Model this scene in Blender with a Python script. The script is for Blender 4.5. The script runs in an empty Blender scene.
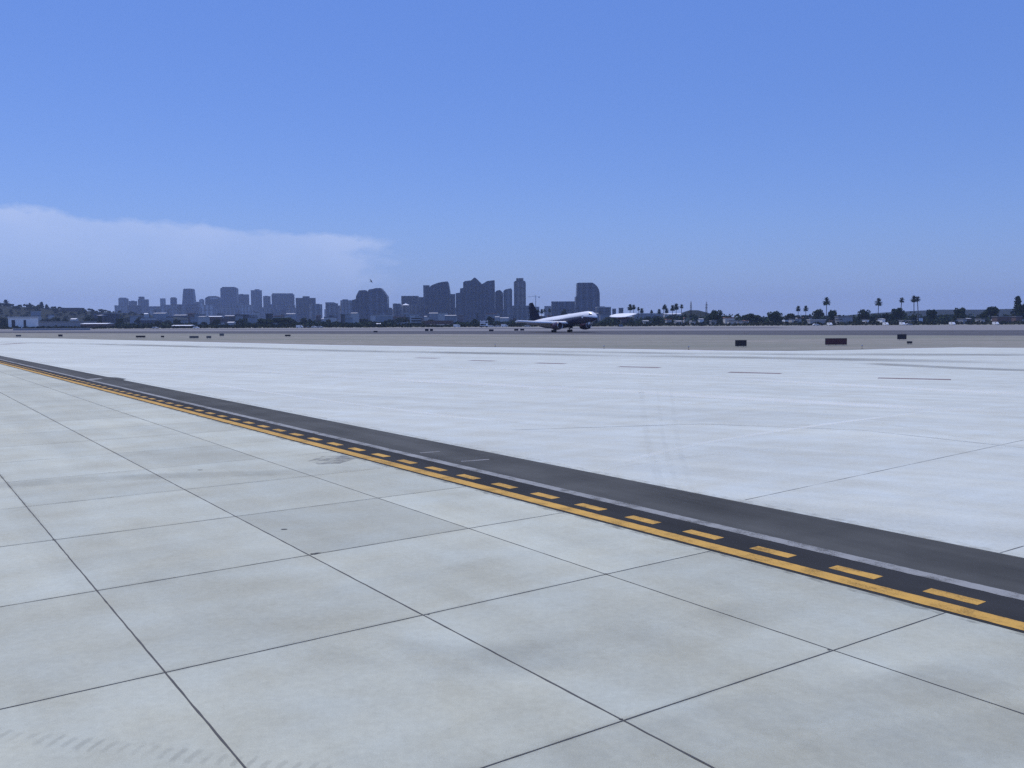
import bpy, math, random
from mathutils import Vector, Matrix

random.seed(7)
sc = bpy.context.scene
col = sc.collection
R = math.radians

# ------------------------------------------------------------------ camera
F_PX, PITCH, ROLL, H = 892.0, 0.0707, -0.005, 4.5
FW = Vector((0, math.cos(PITCH), -math.sin(PITCH)))
UP0 = Vector((0, math.sin(PITCH), math.cos(PITCH)))
RT = Vector((1, 0, 0)) * math.cos(ROLL) + UP0 * math.sin(ROLL)
UP = Vector((1, 0, 0)) * -math.sin(ROLL) + UP0 * math.cos(ROLL)
CAM = Vector((0, 0, H))
cd = bpy.data.cameras.new('camera')
cam = bpy.data.objects.new('camera', cd)
col.objects.link(cam)
cam.matrix_world = Matrix.Translation(CAM) @ Matrix((RT, UP, -FW)).transposed().to_4x4()
cd.sensor_width = 36.0
cd.lens = F_PX / 1024 * 36
cd.clip_start, cd.clip_end = 0.1, 60000
sc.camera = cam

def ray(px, py):
    return FW + RT * ((px - 512) / F_PX) - UP * ((py - 384) / F_PX)

def ground(px, py, z=0.0):
    d = ray(px, py)
    return CAM + d * ((z - H) / d.z)

def at(px, py, Y):
    d = ray(px, py)
    return CAM + d * (Y / d.y)

# ------------------------------------------------------------------ tags
def tag(o, label=None, cat=None, group=None, kind=None):
    if label: o['label'] = label
    if cat: o['category'] = cat
    if group: o['group'] = group
    if kind: o['kind'] = kind
    return o

def empty(name, loc, rz=0.0, label=None, cat=None, group=None):
    o = bpy.data.objects.new(name, None)
    col.objects.link(o)
    o.empty_display_size = 0.5
    o.location = loc
    o.rotation_euler = (0, 0, rz)
    return tag(o, label, cat, group)

def children(o):
    return [c for c in bpy.data.objects if c.parent == o]

KIDS = {}
def copy_tree(o, parent=None):
    c = o.copy()
    col.objects.link(c)
    if parent is not None:
        c.parent = parent
    if o.name not in KIDS:
        KIDS[o.name] = [k.name for k in children(o)]
    for kn in KIDS[o.name]:
        copy_tree(bpy.data.objects[kn], c)
    return c

# ------------------------------------------------------------------ mesh builder
class MB:
    def __init__(s):
        s.v, s.f, s.m, s.smooth = [], [], [], []
    def face(s, pts, mi=0, sm=False):
        n = len(s.v)
        s.v += [tuple(p) for p in pts]
        s.f.append(tuple(range(n, n + len(pts)))); s.m.append(mi); s.smooth.append(sm)
    def box(s, a, b, mi=0, rot=0.0, c=None):
        (x0, y0, z0), (x1, y1, z1) = a, b
        P = [(x0, y0, z0), (x1, y0, z0), (x1, y1, z0), (x0, y1, z0), (x0, y0, z1), (x1, y0, z1), (x1, y1, z1), (x0, y1, z1)]
        if rot:
            cx, cy = c or (0, 0)
            ca, sa = math.cos(rot), math.sin(rot)
            P = [(cx + (x - cx) * ca - (y - cy) * sa, cy + (x - cx) * sa + (y - cy) * ca, z) for x, y, z in P]
        n = len(s.v); s.v += P
        for q in ((0, 3, 2, 1), (4, 5, 6, 7), (0, 1, 5, 4), (1, 2, 6, 5), (2, 3, 7, 6), (3, 0, 4, 7)):
            s.f.append(tuple(n + k for k in q)); s.m.append(mi); s.smooth.append(False)
    def loft(s, rings, mi=0, caps=True, sm=True):
        n = len(s.v); k = len(rings[0])
        for r in rings: s.v += [tuple(p) for p in r]
        for i in range(len(rings) - 1):
            for j in range(k):
                j2 = (j + 1) % k
                s.f.append((n + i * k + j, n + i * k + j2, n + (i + 1) * k + j2, n + (i + 1) * k + j)); s.m.append(mi); s.smooth.append(sm)
        if caps:
            s.f.append(tuple(n + j for j in reversed(range(k)))); s.m.append(mi); s.smooth.append(False)
            q = n + (len(rings) - 1) * k
            s.f.append(tuple(q + j for j in range(k))); s.m.append(mi); s.smooth.append(False)
    def tube(s, pts, rad, n=8, mi=0, caps=True):
        rings = []
        pts = [Vector(p) for p in pts]
        for i, p in enumerate(pts):
            t = (pts[min(i + 1, len(pts) - 1)] - pts[max(i - 1, 0)]).normalized()
            a = t.cross(Vector((0, 0, 1)))
            if a.length < 1e-3: a = Vector((1, 0, 0))
            a.normalize(); b = a.cross(t)
            r = rad[i] if isinstance(rad, (list, tuple)) else rad
            rings.append([p + (a * math.cos(2 * math.pi * j / n) - b * math.sin(2 * math.pi * j / n)) * r for j in range(n)])
        s.loft(rings, mi, caps)
    def prism(s, poly, y0, y1, mi=0):
        """outline in x-z, extruded along y"""
        n = len(s.v); k = len(poly)
        s.v += [(x, y0, z) for x, z in poly] + [(x, y1, z) for x, z in poly]
        s.f.append(tuple(range(n, n + k))); s.f.append(tuple(n + k + j for j in reversed(range(k))))
        s.m += [mi, mi]; s.smooth += [False, False]
        for j in range(k):
            j2 = (j + 1) % k
            s.f.append((n + j2, n + j, n + k + j, n + k + j2)); s.m.append(mi); s.smooth.append(False)
    def build(s, name, mats, parent=None, bevel=0.0):
        me = bpy.data.meshes.new(name)
        me.from_pydata(s.v, [], s.f)
        mats = mats if isinstance(mats, (list, tuple)) else [mats]
        for m in mats: me.materials.append(m)
        me.polygons.foreach_set('material_index', s.m)
        me.polygons.foreach_set('use_smooth', s.smooth)
        me.update()
        o = bpy.data.objects.new(name, me)
        col.objects.link(o)
        if parent is not None: o.parent = parent
        if bevel:
            b = o.modifiers.new('bevel', 'BEVEL'); b.width = bevel; b.segments = 2
        return o

# ------------------------------------------------------------------ materials
def nd(nt, t, **kw):
    n = nt.nodes.new(t)
    for k, v in kw.items():
        if k.startswith('i_'):
            n.inputs[k[2:].replace('_', ' ')].default_value = v
        else:
            setattr(n, k, v)
    return n

def base_mat(name):
    m = bpy.data.materials.new(name); m.use_nodes = True
    nt = m.node_tree
    return m, nt, nt.nodes['Principled BSDF'], nt.nodes['Material Output']

def math_n(nt, op, a, b=None, c=None, clamp=False):
    n = nt.nodes.new('ShaderNodeMath'); n.operation = op; n.use_clamp = clamp
    for i, x in enumerate((a, b, c)):
        if x is None: continue
        if hasattr(x, 'is_output'): nt.links.new(x, n.inputs[i])
        else: n.inputs[i].default_value = x
    return n.outputs[0]

def mixc(nt, fac, a, b, mode='MIX'):
    n = nt.nodes.new('ShaderNodeMix'); n.data_type = 'RGBA'; n.blend_type = mode
    for s, x in ((n.inputs[0], fac), (n.inputs[6], a), (n.inputs[7], b)):
        if hasattr(x, 'is_output'): nt.links.new(x, s)
        else:
            s.default_value = x if not isinstance(x, tuple) or len(x) == 4 else (*x, 1)
    return n.outputs[2]

def noise(nt, vec, scale, detail=5, rough=0.55, scl=None, rot=0.0):
    if rot:
        mr = nd(nt, 'ShaderNodeMapping')
        nt.links.new(vec, mr.inputs[0]); mr.inputs['Rotation'].default_value = (0, 0, rot)
        vec = mr.outputs[0]
    if scl:
        mp = nd(nt, 'ShaderNodeMapping')
        nt.links.new(vec, mp.inputs[0]); mp.inputs['Scale'].default_value = scl
        vec = mp.outputs[0]
    n = nd(nt, 'ShaderNodeTexNoise')
    n.inputs['Scale'].default_value = scale; n.inputs['Detail'].default_value = detail; n.inputs['Roughness'].default_value = rough
    nt.links.new(vec, n.inputs['Vector'])
    return n.outputs[0]

def ramp(nt, x, a, b, to0=0.0, to1=1.0):
    n = nd(nt, 'ShaderNodeMapRange'); n.clamp = True
    nt.links.new(x, n.inputs[0])
    for i, v in zip((1, 2, 3, 4), (a, b, to0, to1)): n.inputs[i].default_value = v
    return n.outputs[0]

def simple(name, c, rough=0.6, var=0.12, scale=1.5, metallic=0.0, spec=0.4):
    m, nt, p, out = base_mat(name)
    tc = nd(nt, 'ShaderNodeTexCoord')
    n = noise(nt, tc.outputs['Object'], scale)
    k = ramp(nt, n, 0.3, 0.7, 1 - var, 1 + var)
    oi = nd(nt, 'ShaderNodeObjectInfo')
    k2 = math_n(nt, 'MULTIPLY', k, ramp(nt, oi.outputs['Random'], 0, 1, 0.92, 1.08))
    c2 = nd(nt, 'ShaderNodeVectorMath', operation='SCALE')
    c2.inputs[0].default_value = c
    nt.links.new(k2, c2.inputs['Scale'])
    nt.links.new(c2.outputs[0], p.inputs['Base Color'])
    p.inputs['Roughness'].default_value = rough; p.inputs['Metallic'].default_value = metallic
    p.inputs['Specular IOR Level'].default_value = spec
    return m

DIRA = math.atan2(-642, 892)         # taxi direction, from +Y towards -X

def concrete(name, c, attr=True, stain=0.22, rough=0.62, mott=1.0, blot=0.0, sdir=None):
    sdir = DIRA if sdir is None else sdir
    m, nt, p, out = base_mat(name)
    tc = nd(nt, 'ShaderNodeTexCoord'); O = tc.outputs['Object']
    big = noise(nt, O, 0.09, 4, 0.6)
    mid = noise(nt, O, 0.55, 6, 0.62)
    fine = noise(nt, O, 9.0, 5, 0.7)
    grit = noise(nt, O, 70.0, 2, 0.6)
    streak = noise(nt, O, 0.5, 4, 0.6, scl=(1.0, 0.08, 1), rot=sdir)     # wear along the taxi direction
    cross = noise(nt, O, 0.9, 4, 0.6, scl=(0.07, 1.0, 1), rot=DIRA)     # broom and screed marks
    k = math_n(nt, 'ADD', ramp(nt, big, 0.3, 0.7, -stain * .5 * mott, stain * .5 * mott), ramp(nt, mid, 0.3, 0.7, -stain * .45 * mott, stain * .45 * mott))
    k = math_n(nt, 'ADD', k, ramp(nt, streak, 0.3, 0.7, -stain * .5, stain * .5))
    k = math_n(nt, 'ADD', k, ramp(nt, cross, 0.3, 0.7, -stain * .3 * mott, stain * .3 * mott))
    wide = noise(nt, O, 0.16, 5, 0.7, scl=(1.0, .35, 1), rot=DIRA + 1.2)
    k = math_n(nt, 'ADD', k, ramp(nt, wide, .5, .72, 0, -blot))
    spot = noise(nt, O, 3.2, 5, .75)
    k = math_n(nt, 'ADD', k, ramp(nt, spot, .62, .76, 0, -blot * .9))
    k = math_n(nt, 'ADD', k, ramp(nt, fine, 0.25, 0.75, -0.09, 0.09))
    k = math_n(nt, 'ADD', k, ramp(nt, grit, 0.25, 0.75, -0.13, 0.13))
    k = math_n(nt, 'ADD', k, 1.0)
    if attr:
        a = nd(nt, 'ShaderNodeAttribute', attribute_name='slab_tone')
        k = math_n(nt, 'MULTIPLY', k, a.outputs['Fac'])
    tint = mixc(nt, ramp(nt, mid, 0.35, 0.65), (c[0] * 1.02, c[1], c[2] * .95), (c[0] * .97, c[1] * 1.0, c[2] * 1.04))
    s = nd(nt, 'ShaderNodeVectorMath', operation='SCALE')
    nt.links.new(tint, s.inputs[0]); nt.links.new(k, s.inputs['Scale'])
    nt.links.new(s.outputs[0], p.inputs['Base Color'])
    nt.links.new(ramp(nt, mid, 0.3, 0.7, rough - .06, rough + .06), p.inputs['Roughness'])
    p.inputs['Specular IOR Level'].default_value = 0.2
    b = nd(nt, 'ShaderNodeBump'); b.inputs['Strength'].default_value = 0.25; b.inputs['Distance'].default_value = 0.01
    nt.links.new(math_n(nt, 'ADD', fine, grit), b.inputs['Height']); nt.links.new(b.outputs[0], p.inputs['Normal'])
    return m

def asphalt(name, c, var=0.3):
    m, nt, p, out = base_mat(name)
    tc = nd(nt, 'ShaderNodeTexCoord'); O = tc.outputs['Object']
    a = noise(nt, O, 0.35, 5, 0.6); g = noise(nt, O, 45, 3, 0.7)
    st = noise(nt, O, 0.8, 4, 0.6, scl=(1.0, 0.06, 1), rot=DIRA)
    k = math_n(nt, 'ADD', ramp(nt, a, .3, .7, -var * .5, var * .5), ramp(nt, g, .25, .75, -.25, .25))
    k = math_n(nt, 'ADD', k, ramp(nt, st, .3, .7, -var * .5, var * .5))
    k = math_n(nt, 'ADD', k, 1.0)
    s = nd(nt, 'ShaderNodeVectorMath', operation='SCALE'); s.inputs[0].default_value = c
    nt.links.new(k, s.inputs['Scale']); nt.links.new(s.outputs[0], p.inputs['Base Color'])
    p.inputs['Roughness'].default_value = 0.9; p.inputs['Specular IOR Level'].default_value = 0.15
    b = nd(nt, 'ShaderNodeBump'); b.inputs['Strength'].default_value = 0.3; b.inputs['Distance'].default_value = 0.01
    nt.links.new(g, b.inputs['Height']); nt.links.new(b.outputs[0], p.inputs['Normal'])
    return m

def paint(name, c, wear=0.25):
    m, nt, p, out = base_mat(name)
    tc = nd(nt, 'ShaderNodeTexCoord'); O = tc.outputs['Object']
    a = noise(nt, O, 1.6, 5, 0.65); g = noise(nt, O, 30, 4, 0.75); st = noise(nt, O, 2.5, 4, .6, scl=(1, .05, 1), rot=DIRA)
    k = math_n(nt, 'ADD', math_n(nt, 'MULTIPLY', a, 0.45), math_n(nt, 'ADD', math_n(nt, 'MULTIPLY', g, 0.35), math_n(nt, 'MULTIPLY', st, .2)))
    col_ = mixc(nt, ramp(nt, k, 0.42, 0.60), tuple(x * 1.08 for x in c), tuple(x * .72 + .012 for x in c))
    nt.links.new(col_, p.inputs['Base Color'])
    nt.links.new(ramp(nt, k, 0.50, 0.60, 1.0, 1.0 - wear * 2.2), p.inputs['Alpha'])
    p.inputs['Roughness'].default_value = 0.75; p.inputs['Specular IOR Level'].default_value = .2
    return m

def stain(name, c, alpha, scale=1.0, scl=(1, 1, 1), lo=.4, hi=.7, soft=False):
    m, nt, p, out = base_mat(name)
    tc = nd(nt, 'ShaderNodeTexCoord')
    n = noise(nt, tc.outputs['Object'], scale, 5, .65, scl=scl, rot=DIRA)
    p.inputs['Base Color'].default_value = (*c, 1); p.inputs['Roughness'].default_value = .8
    al = ramp(nt, n, lo, hi, 0, alpha)
    if soft:
        a = nd(nt, 'ShaderNodeAttribute', attribute_name='feather')
        f = a.outputs['Fac']
        f = math_n(nt, 'MULTIPLY', math_n(nt, 'MULTIPLY', f, f), math_n(nt, 'SUBTRACT', 3.0, math_n(nt, 'MULTIPLY', f, 2.0)))
        al = math_n(nt, 'MULTIPLY', al, f)
    nt.links.new(al, p.inputs['Alpha'])
    p.inputs['Specular IOR Level'].default_value = .1
    return m

def facade(name, wall, glass, floor=3.8, bay=4.2, gl_h=.55, gl_w=.6, rough=.35):
    m, nt, p, out = base_mat(name)
    tc = nd(nt, 'ShaderNodeTexCoord')
    sx = nd(nt, 'ShaderNodeSeparateXYZ'); nt.links.new(tc.outputs['Object'], sx.inputs[0])
    nn = nd(nt, 'ShaderNodeSeparateXYZ'); nt.links.new(tc.outputs['Normal'], nn.inputs[0])
    side = math_n(nt, 'GREATER_THAN', math_n(nt, 'ABSOLUTE', nn.outputs[0]), .7)
    u = math_n(nt, 'ADD', math_n(nt, 'MULTIPLY', sx.outputs[1], side), math_n(nt, 'MULTIPLY', sx.outputs[0], math_n(nt, 'SUBTRACT', 1.0, side)))
    fz = math_n(nt, 'FRACT', math_n(nt, 'DIVIDE', math_n(nt, 'ADD', sx.outputs[2], 500.0), floor))
    fu = math_n(nt, 'FRACT', math_n(nt, 'DIVIDE', math_n(nt, 'ADD', u, 500.0), bay))
    g = math_n(nt, 'MULTIPLY', math_n(nt, 'LESS_THAN', fz, gl_h), math_n(nt, 'LESS_THAN', fu, gl_w))
    flat = math_n(nt, 'LESS_THAN', math_n(nt, 'ABSOLUTE', nn.outputs[2]), .5)
    g = math_n(nt, 'MULTIPLY', g, flat)
    oi0 = nd(nt, 'ShaderNodeObjectInfo')
    mu = math_n(nt, 'FRACT', math_n(nt, 'ADD', math_n(nt, 'DIVIDE', math_n(nt, 'ADD', u, 500.0), math_n(nt, 'ADD', 9.0, math_n(nt, 'MULTIPLY', oi0.outputs['Random'], 9.0))), oi0.outputs['Random']))
    mz = math_n(nt, 'FRACT', math_n(nt, 'DIVIDE', math_n(nt, 'ADD', sx.outputs[2], 500.0), math_n(nt, 'ADD', 15.0, math_n(nt, 'MULTIPLY', oi0.outputs['Random'], 14.0))))
    macro = math_n(nt, 'MULTIPLY', math_n(nt, 'ADD', .8, math_n(nt, 'MULTIPLY', math_n(nt, 'LESS_THAN', mu, .4), 1.0)), math_n(nt, 'SUBTRACT', 1.0, math_n(nt, 'MULTIPLY', math_n(nt, 'LESS_THAN', mz, .22), .35)))
    oi = nd(nt, 'ShaderNodeObjectInfo')
    big = noise(nt, tc.outputs['Object'], .05, 3)
    kk = math_n(nt, 'MULTIPLY', ramp(nt, oi.outputs['Random'], 0, 1, .45, 1.1), math_n(nt, 'MULTIPLY', macro, ramp(nt, big, .3, .7, .85, 1.15)))
    w = nd(nt, 'ShaderNodeVectorMath', operation='SCALE'); w.inputs[0].default_value = wall; nt.links.new(kk, w.inputs['Scale'])
    nt.links.new(mixc(nt, g, w.outputs[0], glass), p.inputs['Base Color'])
    nt.links.new(ramp(nt, g, 0, 1, .75, rough), p.inputs['Roughness'])
    return m

M = {}
M['apron'] = concrete('apron_concrete', (.455, .463, .372), stain=.18, blot=.09)
M['taxi'] = concrete('taxiway_concrete', (.535, .553, .485), attr=False, stain=.2, rough=.58, mott=.6, sdir=R(-62))
M['rim'] = concrete('pale_rim_concrete', (.60, .62, .62), attr=False, stain=.12)
M['joint'] = simple('joint_sealant', (.07, .07, .068), .8)
M['joint_pale'] = stain('joint_sealant_worn', (.08, .08, .085), .75, .6, lo=.3, hi=.55)
M['asphalt'] = asphalt('shoulder_asphalt', (.072, .074, .070), .5)
M['asphalt_dark'] = asphalt('sealed_asphalt', (.031, .032, .033), .4)
M['runway'] = asphalt('runway_asphalt', (.085, .085, .095))
M['runway_pale'] = asphalt('old_pavement', (.21, .205, .21), .2)
M['dirt'] = asphalt('dry_infield_soil', (.25, .235, .205), .4)
_nt = M['dirt'].node_tree
_tc = nd(_nt, 'ShaderNodeTexCoord')
_g = noise(_nt, _tc.outputs['Object'], .06, 5, .6, scl=(.16, 1, 1), rot=.1)
_p = _nt.nodes['Principled BSDF']
_src = _p.inputs['Base Color'].links[0].from_socket
_nt.links.new(mixc(_nt, ramp(_nt, _g, .40, .62), _src, (.19, .195, .16)), _p.inputs['Base Color'])
M['terrain'] = asphalt('scrub_ground', (.06, .062, .05), .4)
M['yellow'] = paint('yellow_marking_paint', (.56, .325, .07), .18)
M['white_paint'] = paint('white_marking_paint', (.27, .275, .265), .3)
M['black_paint'] = paint('dark_marking_paint', (.21, .15, .15), .2)
M['dust'] = stain('concrete_dust', (.36, .36, .32), .30, 3.0, lo=.42, hi=.68)
M['grime'] = stain('edge_grime', (.10, .10, .095), .45, 2.0, lo=.42, hi=.7)
M['rubber_track'] = stain('rubber_track_stain', (.10, .10, .10), .17, .5, (1, .3, 1), .34, .70, soft=True)
M['faint_rubber'] = stain('faint_rubber_stain', (.10, .10, .10), .06, .9, (1, .25, 1), soft=True)
M['rubber_stain'] = stain('tyre_rubber_stain', (.13, .13, .135), .40, .12, (1, .25, 1), .30, .62, soft=True)
M['joint_grime'] = stain('joint_grime', (.09, .09, .085), .16, 1.1, lo=.36, hi=.7, soft=True)
M['tread'] = stain('tyre_tread_print', (.11, .11, .11), .20, .7, lo=.36, hi=.68, soft=True)
M['oil'] = stain('oil_stain', (.10, .10, .12), .6, 1.4)
M['pale_streak'] = stain('pale_wear_streak', (.84, .86, .82), .55, .10, (1, .25, 1), .28, .6, soft=True)
M['scuff'] = stain('pale_scuff', (.6, .6, .6), .5, .6, lo=.3, hi=.6)
M['tyre'] = simple('tyre_rubber', (.015, .015, .016), .8)
M['metal'] = simple('grey_metal', (.30, .31, .32), .45, metallic=.6)
M['dark_metal'] = simple('dark_metal', (.035, .036, .042), .5)
M['sign_face'] = simple('dark_sign_panel', (.028, .024, .032), .55)
M['sign_red'] = simple('dull_maroon_panel', (.075, .022, .03), .55)
M['yellow_metal'] = simple('yellow_metal', (.55, .33, .04), .5)
M['glass'] = simple('dark_glass', (.02, .025, .035), .1, spec=.7)
M['lamp_glass'] = simple('lamp_glass', (.25, .3, .45), .15)
M['white'] = simple('white_coat', (.84, .84, .84), .3)
M['navy'] = simple('navy_coat', (.05, .05, .085), .4)
M['fin_navy'] = simple('dark_navy_coat', (.010, .011, .03), .6, spec=.1)
M['nacelle'] = simple('dark_maroon_coat', (.05, .02, .04), .3)
M['steel'] = simple('bare_steel', (.6, .6, .62), .25, metallic=1)
M['bark'] = simple('tree_bark', (.10, .075, .055), .9)
M['palm_trunk'] = simple('palm_trunk_bark', (.13, .105, .085), .9)
M['roof_grey'] = simple('grey_roof', (.20, .20, .21), .8)
M['roof_white'] = simple('white_roof', (.75, .76, .78), .55)
M['roof_clay'] = simple('clay_roof', (.30, .14, .09), .8)
M['roof_dark'] = simple('dark_roof', (.05, .05, .055), .8)
M['stucco'] = simple('pale_stucco', (.48, .46, .44), .8)
M['hall_white'] = simple('white_hall_cladding', (.78, .78, .78), .6)
M['roof_pale'] = simple('pale_roof', (.36, .36, .38), .7)
M['stucco_grey'] = simple('grey_stucco', (.27, .28, .30), .8)
M['stucco_brown'] = simple('brown_stucco', (.13, .085, .075), .8)
M['car_dark'] = simple('dark_car_coat', (.03, .035, .05), .25)
M['car_silver'] = simple('silver_car_coat', (.5, .5, .52), .25)
M['feather'] = simple('dark_plumage', (.03, .03, .03), .8)

def foliage(name, c1, c2):
    m, nt, p, out = base_mat(name)
    tc = nd(nt, 'ShaderNodeTexCoord')
    n = noise(nt, tc.outputs['Object'], .55, 3)
    oi = nd(nt, 'ShaderNodeObjectInfo')
    f = math_n(nt, 'ADD', ramp(nt, n, .35, .65, 0, .8), ramp(nt, oi.outputs['Random'], 0, 1, -.2, .3), clamp=True)
    nt.links.new(mixc(nt, f, c1, c2), p.inputs['Base Color'])
    p.inputs['Roughness'].default_value = .9
    p.inputs['Specular IOR Level'].default_value = .06
    return m
M['leaf'] = foliage('dark_leaves', (.022, .040, .016), (.052, .075, .030))
M['leaf2'] = foliage('olive_leaves', (.035, .045, .020), (.075, .085, .040))
M['frond'] = foliage('palm_fronds', (.025, .042, .018), (.05, .07, .03))
M['scrub'] = foliage('scrub_leaves', (.018, .026, .014), (.042, .046, .028))
M['hill_scrub'] = foliage('hill_brush', (.010, .015, .010), (.022, .026, .017))

FAC = {
 'dark': facade('dark_glass_facade', (.06, .062, .07), (.02, .024, .035), 3.9, 3.2, .7, .85, .2),
 'navy': facade('blue_glass_facade', (.075, .085, .11), (.025, .033, .055), 4.0, 5.0, .6, .7, .2),
 'grey': facade('grey_concrete_facade', (.17, .17, .175), (.03, .035, .045), 3.7, 4.4, .5, .6),
 'tan': facade('tan_concrete_facade', (.19, .165, .15), (.04, .04, .045), 3.6, 6.0, .5, .55),
 'pale': facade('pale_concrete_facade', (.30, .295, .29), (.06, .065, .08), 3.6, 5.2, .45, .5),
 'brown': facade('brown_stone_facade', (.11, .085, .085), (.025, .025, .03), 3.8, 7.0, .55, .6),
}

# ------------------------------------------------------------------ ground
def sheet(name, pts, mat, z):
    b = MB(); b.face([(p[0], p[1], z) for p in pts])
    return tag(b.build(name, mat), kind='structure')

def line_xy(p, q):
    p, q = ground(*p), ground(*q)
    d = (q - p).to_2d().normalized()
    return p.to_2d(), d

def inter(l1, l2):
    (p, d), (q, e) = l1, l2
    det = d.x * -e.y + e.x * d.y
    w = q - p
    t = (w.x * -e.y + e.x * w.y) / det
    return p + d * t

BOXR = 7800.0
b = MB()
n = 64
b.face([(BOXR * math.cos(2 * math.pi * k / n), BOXR * math.sin(2 * math.pi * k / n), -0.012) for k in range(n)])
tag(b.build('terrain', M['terrain']), kind='structure')

def strip_between(name, near, far, mat, z, ext=900):
    """pavement band between two straight lines, each given by two ground points"""
    (p, d), (q, e) = near, far
    if d.x < 0: d = -d
    if e.x < 0: e = -e
    pts = [p - d * ext, p + d * ext, q + e * ext, q - e * ext]
    return sheet(name, [(v.x, v.y) for v in pts], mat, z)

RN = line_xy((60, 333.2), (1000, 335.6)); RN2 = line_xy((60, 331.9), (1000, 330.4)); RF = line_xy((60, 329.2), (1000, 325.0))
# infield of dry soil from the far side of the taxiway to beyond the runway
sheet('infield', [(-1500, 20), (1500, 20), (1500, 560), (-1500, 1000)], M['dirt'], -0.008)
rd = RN[1] if RN[1].x > 0 else -RN[1]
perp = Vector((-rd.y, rd.x))
mid = ground(571, 335.0).to_2d()
# runway strip, its far paved shoulder
w1 = (ground(571, 331.6).to_2d() - mid).dot(perp)
w2 = (ground(571, 328.3).to_2d() - mid).dot(perp)
def rstrip(name, a, c, mat, z, e0=-900, e1=900):
    pts = [mid + rd * e0 + perp * a, mid + rd * e1 + perp * a, mid + rd * e1 + perp * c, mid + rd * e0 + perp * c]
    return sheet(name, [(v.x, v.y) for v in pts], mat, z)
RMID = line_xy((60, 331.4), (1000, 330.2))
def band_lines(name, l0, l1, f0, f1, mat, z, x0=-600, x1=900):
    def on(l, X):
        p, d = l
        return p + d * ((X - p.x) / d.x)
    P = []
    for X, fs in ((x0, (f0, f1)), (x1, (f1, f0))):
        a, c = on(l0, X), on(l1, X)
        P += [a + (c - a) * fs[0], a + (c - a) * fs[1]]
    P = [P[0], P[2 + 1], P[2], P[1]]
    return sheet(name, [(v.x, v.y) for v in P], mat, z)
band_lines('runway', RN, RMID, 0, 1, M['runway'], -0.004)
band_lines('far_taxiway', RMID, RF, 0.002, 1, M['runway_pale'], -0.004)
band_lines('runway_edge_marking', RN, RMID, .004, .012, M['white_paint'], 0.0)
band_lines('runway_far_edge_marking', RN, RMID, .5, .513, M['white_paint'], 0.0, 60, 330)
band_lines('far_shoulder', RMID, RF, .42, .60, M['runway'], 0.0, -600, 150)
def beyond(X, Y):
    p, d = RF
    return Y - (p.y + d.y * (X - p.x) / d.x)

# far concrete taxiway (its far edge bends like the fillet in the photo)
edge = [(0, 337.6), (60, 338.6), (128, 340.2), (220, 342.4), (330, 345.0), (458, 346.9), (548, 347.9), (640, 349.2), (720, 350.6), (790, 351.0), (850, 350.0), (905, 348.5), (960, 347.4), (1024, 347.9)]
ep = [ground(*e) for e in edge]
# the asphalt band between the two concretes
A_LO = line_xy((0, 363.9), (1024, 633.4)); A_HI = line_xy((0, 355.6), (1024, 557.9))
def ext(l, t):
    p, d = l
    return p + d * t
lo_a, lo_b = ground(0, 363.9).to_2d(), ground(1024, 633.4).to_2d()
hi_a, hi_b = ground(0, 355.6).to_2d(), ground(1024, 557.9).to_2d()
dl = (lo_b - lo_a).normalized(); dh = (hi_b - hi_a).normalized()
lo0, lo1 = lo_a - dl * 90, lo_b + dl * 60
hi0, hi1 = hi_a - dh * 90, hi_b + dh * 60
sheet('asphalt_shoulder', [lo0, lo1, hi1, hi0], M['asphalt'], 0.0)
far_pts = [(p.x, p.y) for p in ep]
left_ext = [(ep[0].x - 120, ep[0].y + 40)]
right_ext = [(ep[-1].x + 60, ep[-1].y - 2), (140, 40)]
sheet('taxiway_concrete', left_ext + [(hi0.x, hi0.y)] + [(hi1.x, hi1.y)] + list(reversed(far_pts + right_ext)), M['taxi'], 0.0002)
# a step of asphalt into the concrete, and the pale patch in the band
q = [ground(108, 377), ground(118, 377.6), ground(127, 379.0), ground(118, 381)]
sheet('asphalt_patch', q, M['asphalt'], 0.004)
q = [ground(83, 379.5), ground(100, 378.0), ground(103, 378.8), ground(86, 380.6)]
sheet('pale_patch', q, M['white_paint'], 0.004)

# ---- near apron: slabs between measured joint lines
LA = [line_xy((0, 475), (245, 768)), line_xy((80, 434.5), (621, 719.5)), line_xy((137, 417.5), (1010, 709.6))]
LB = [line_xy((560, 742), (942, 614)), line_xy((0, 709.5), (709.5, 551.3)), line_xy((0, 607), (560, 513.2)), line_xy((0, 547), (390, 496.5))]
for k in range(len(LA)):
    if LA[k][1].y < 0: LA[k] = (LA[k][0], -LA[k][1])
for k in range(len(LB)):
    if LB[k][1].x < 0: LB[k] = (LB[k][0], -LB[k][1])
ua = sum((l[1] for l in LA), Vector((0, 0))).normalized()   # along the taxi direction (away)
ub = Vector((ua.y, -ua.x))                                  # to the right, across
o_ref = inter(LA[1], LB[1])
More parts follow.
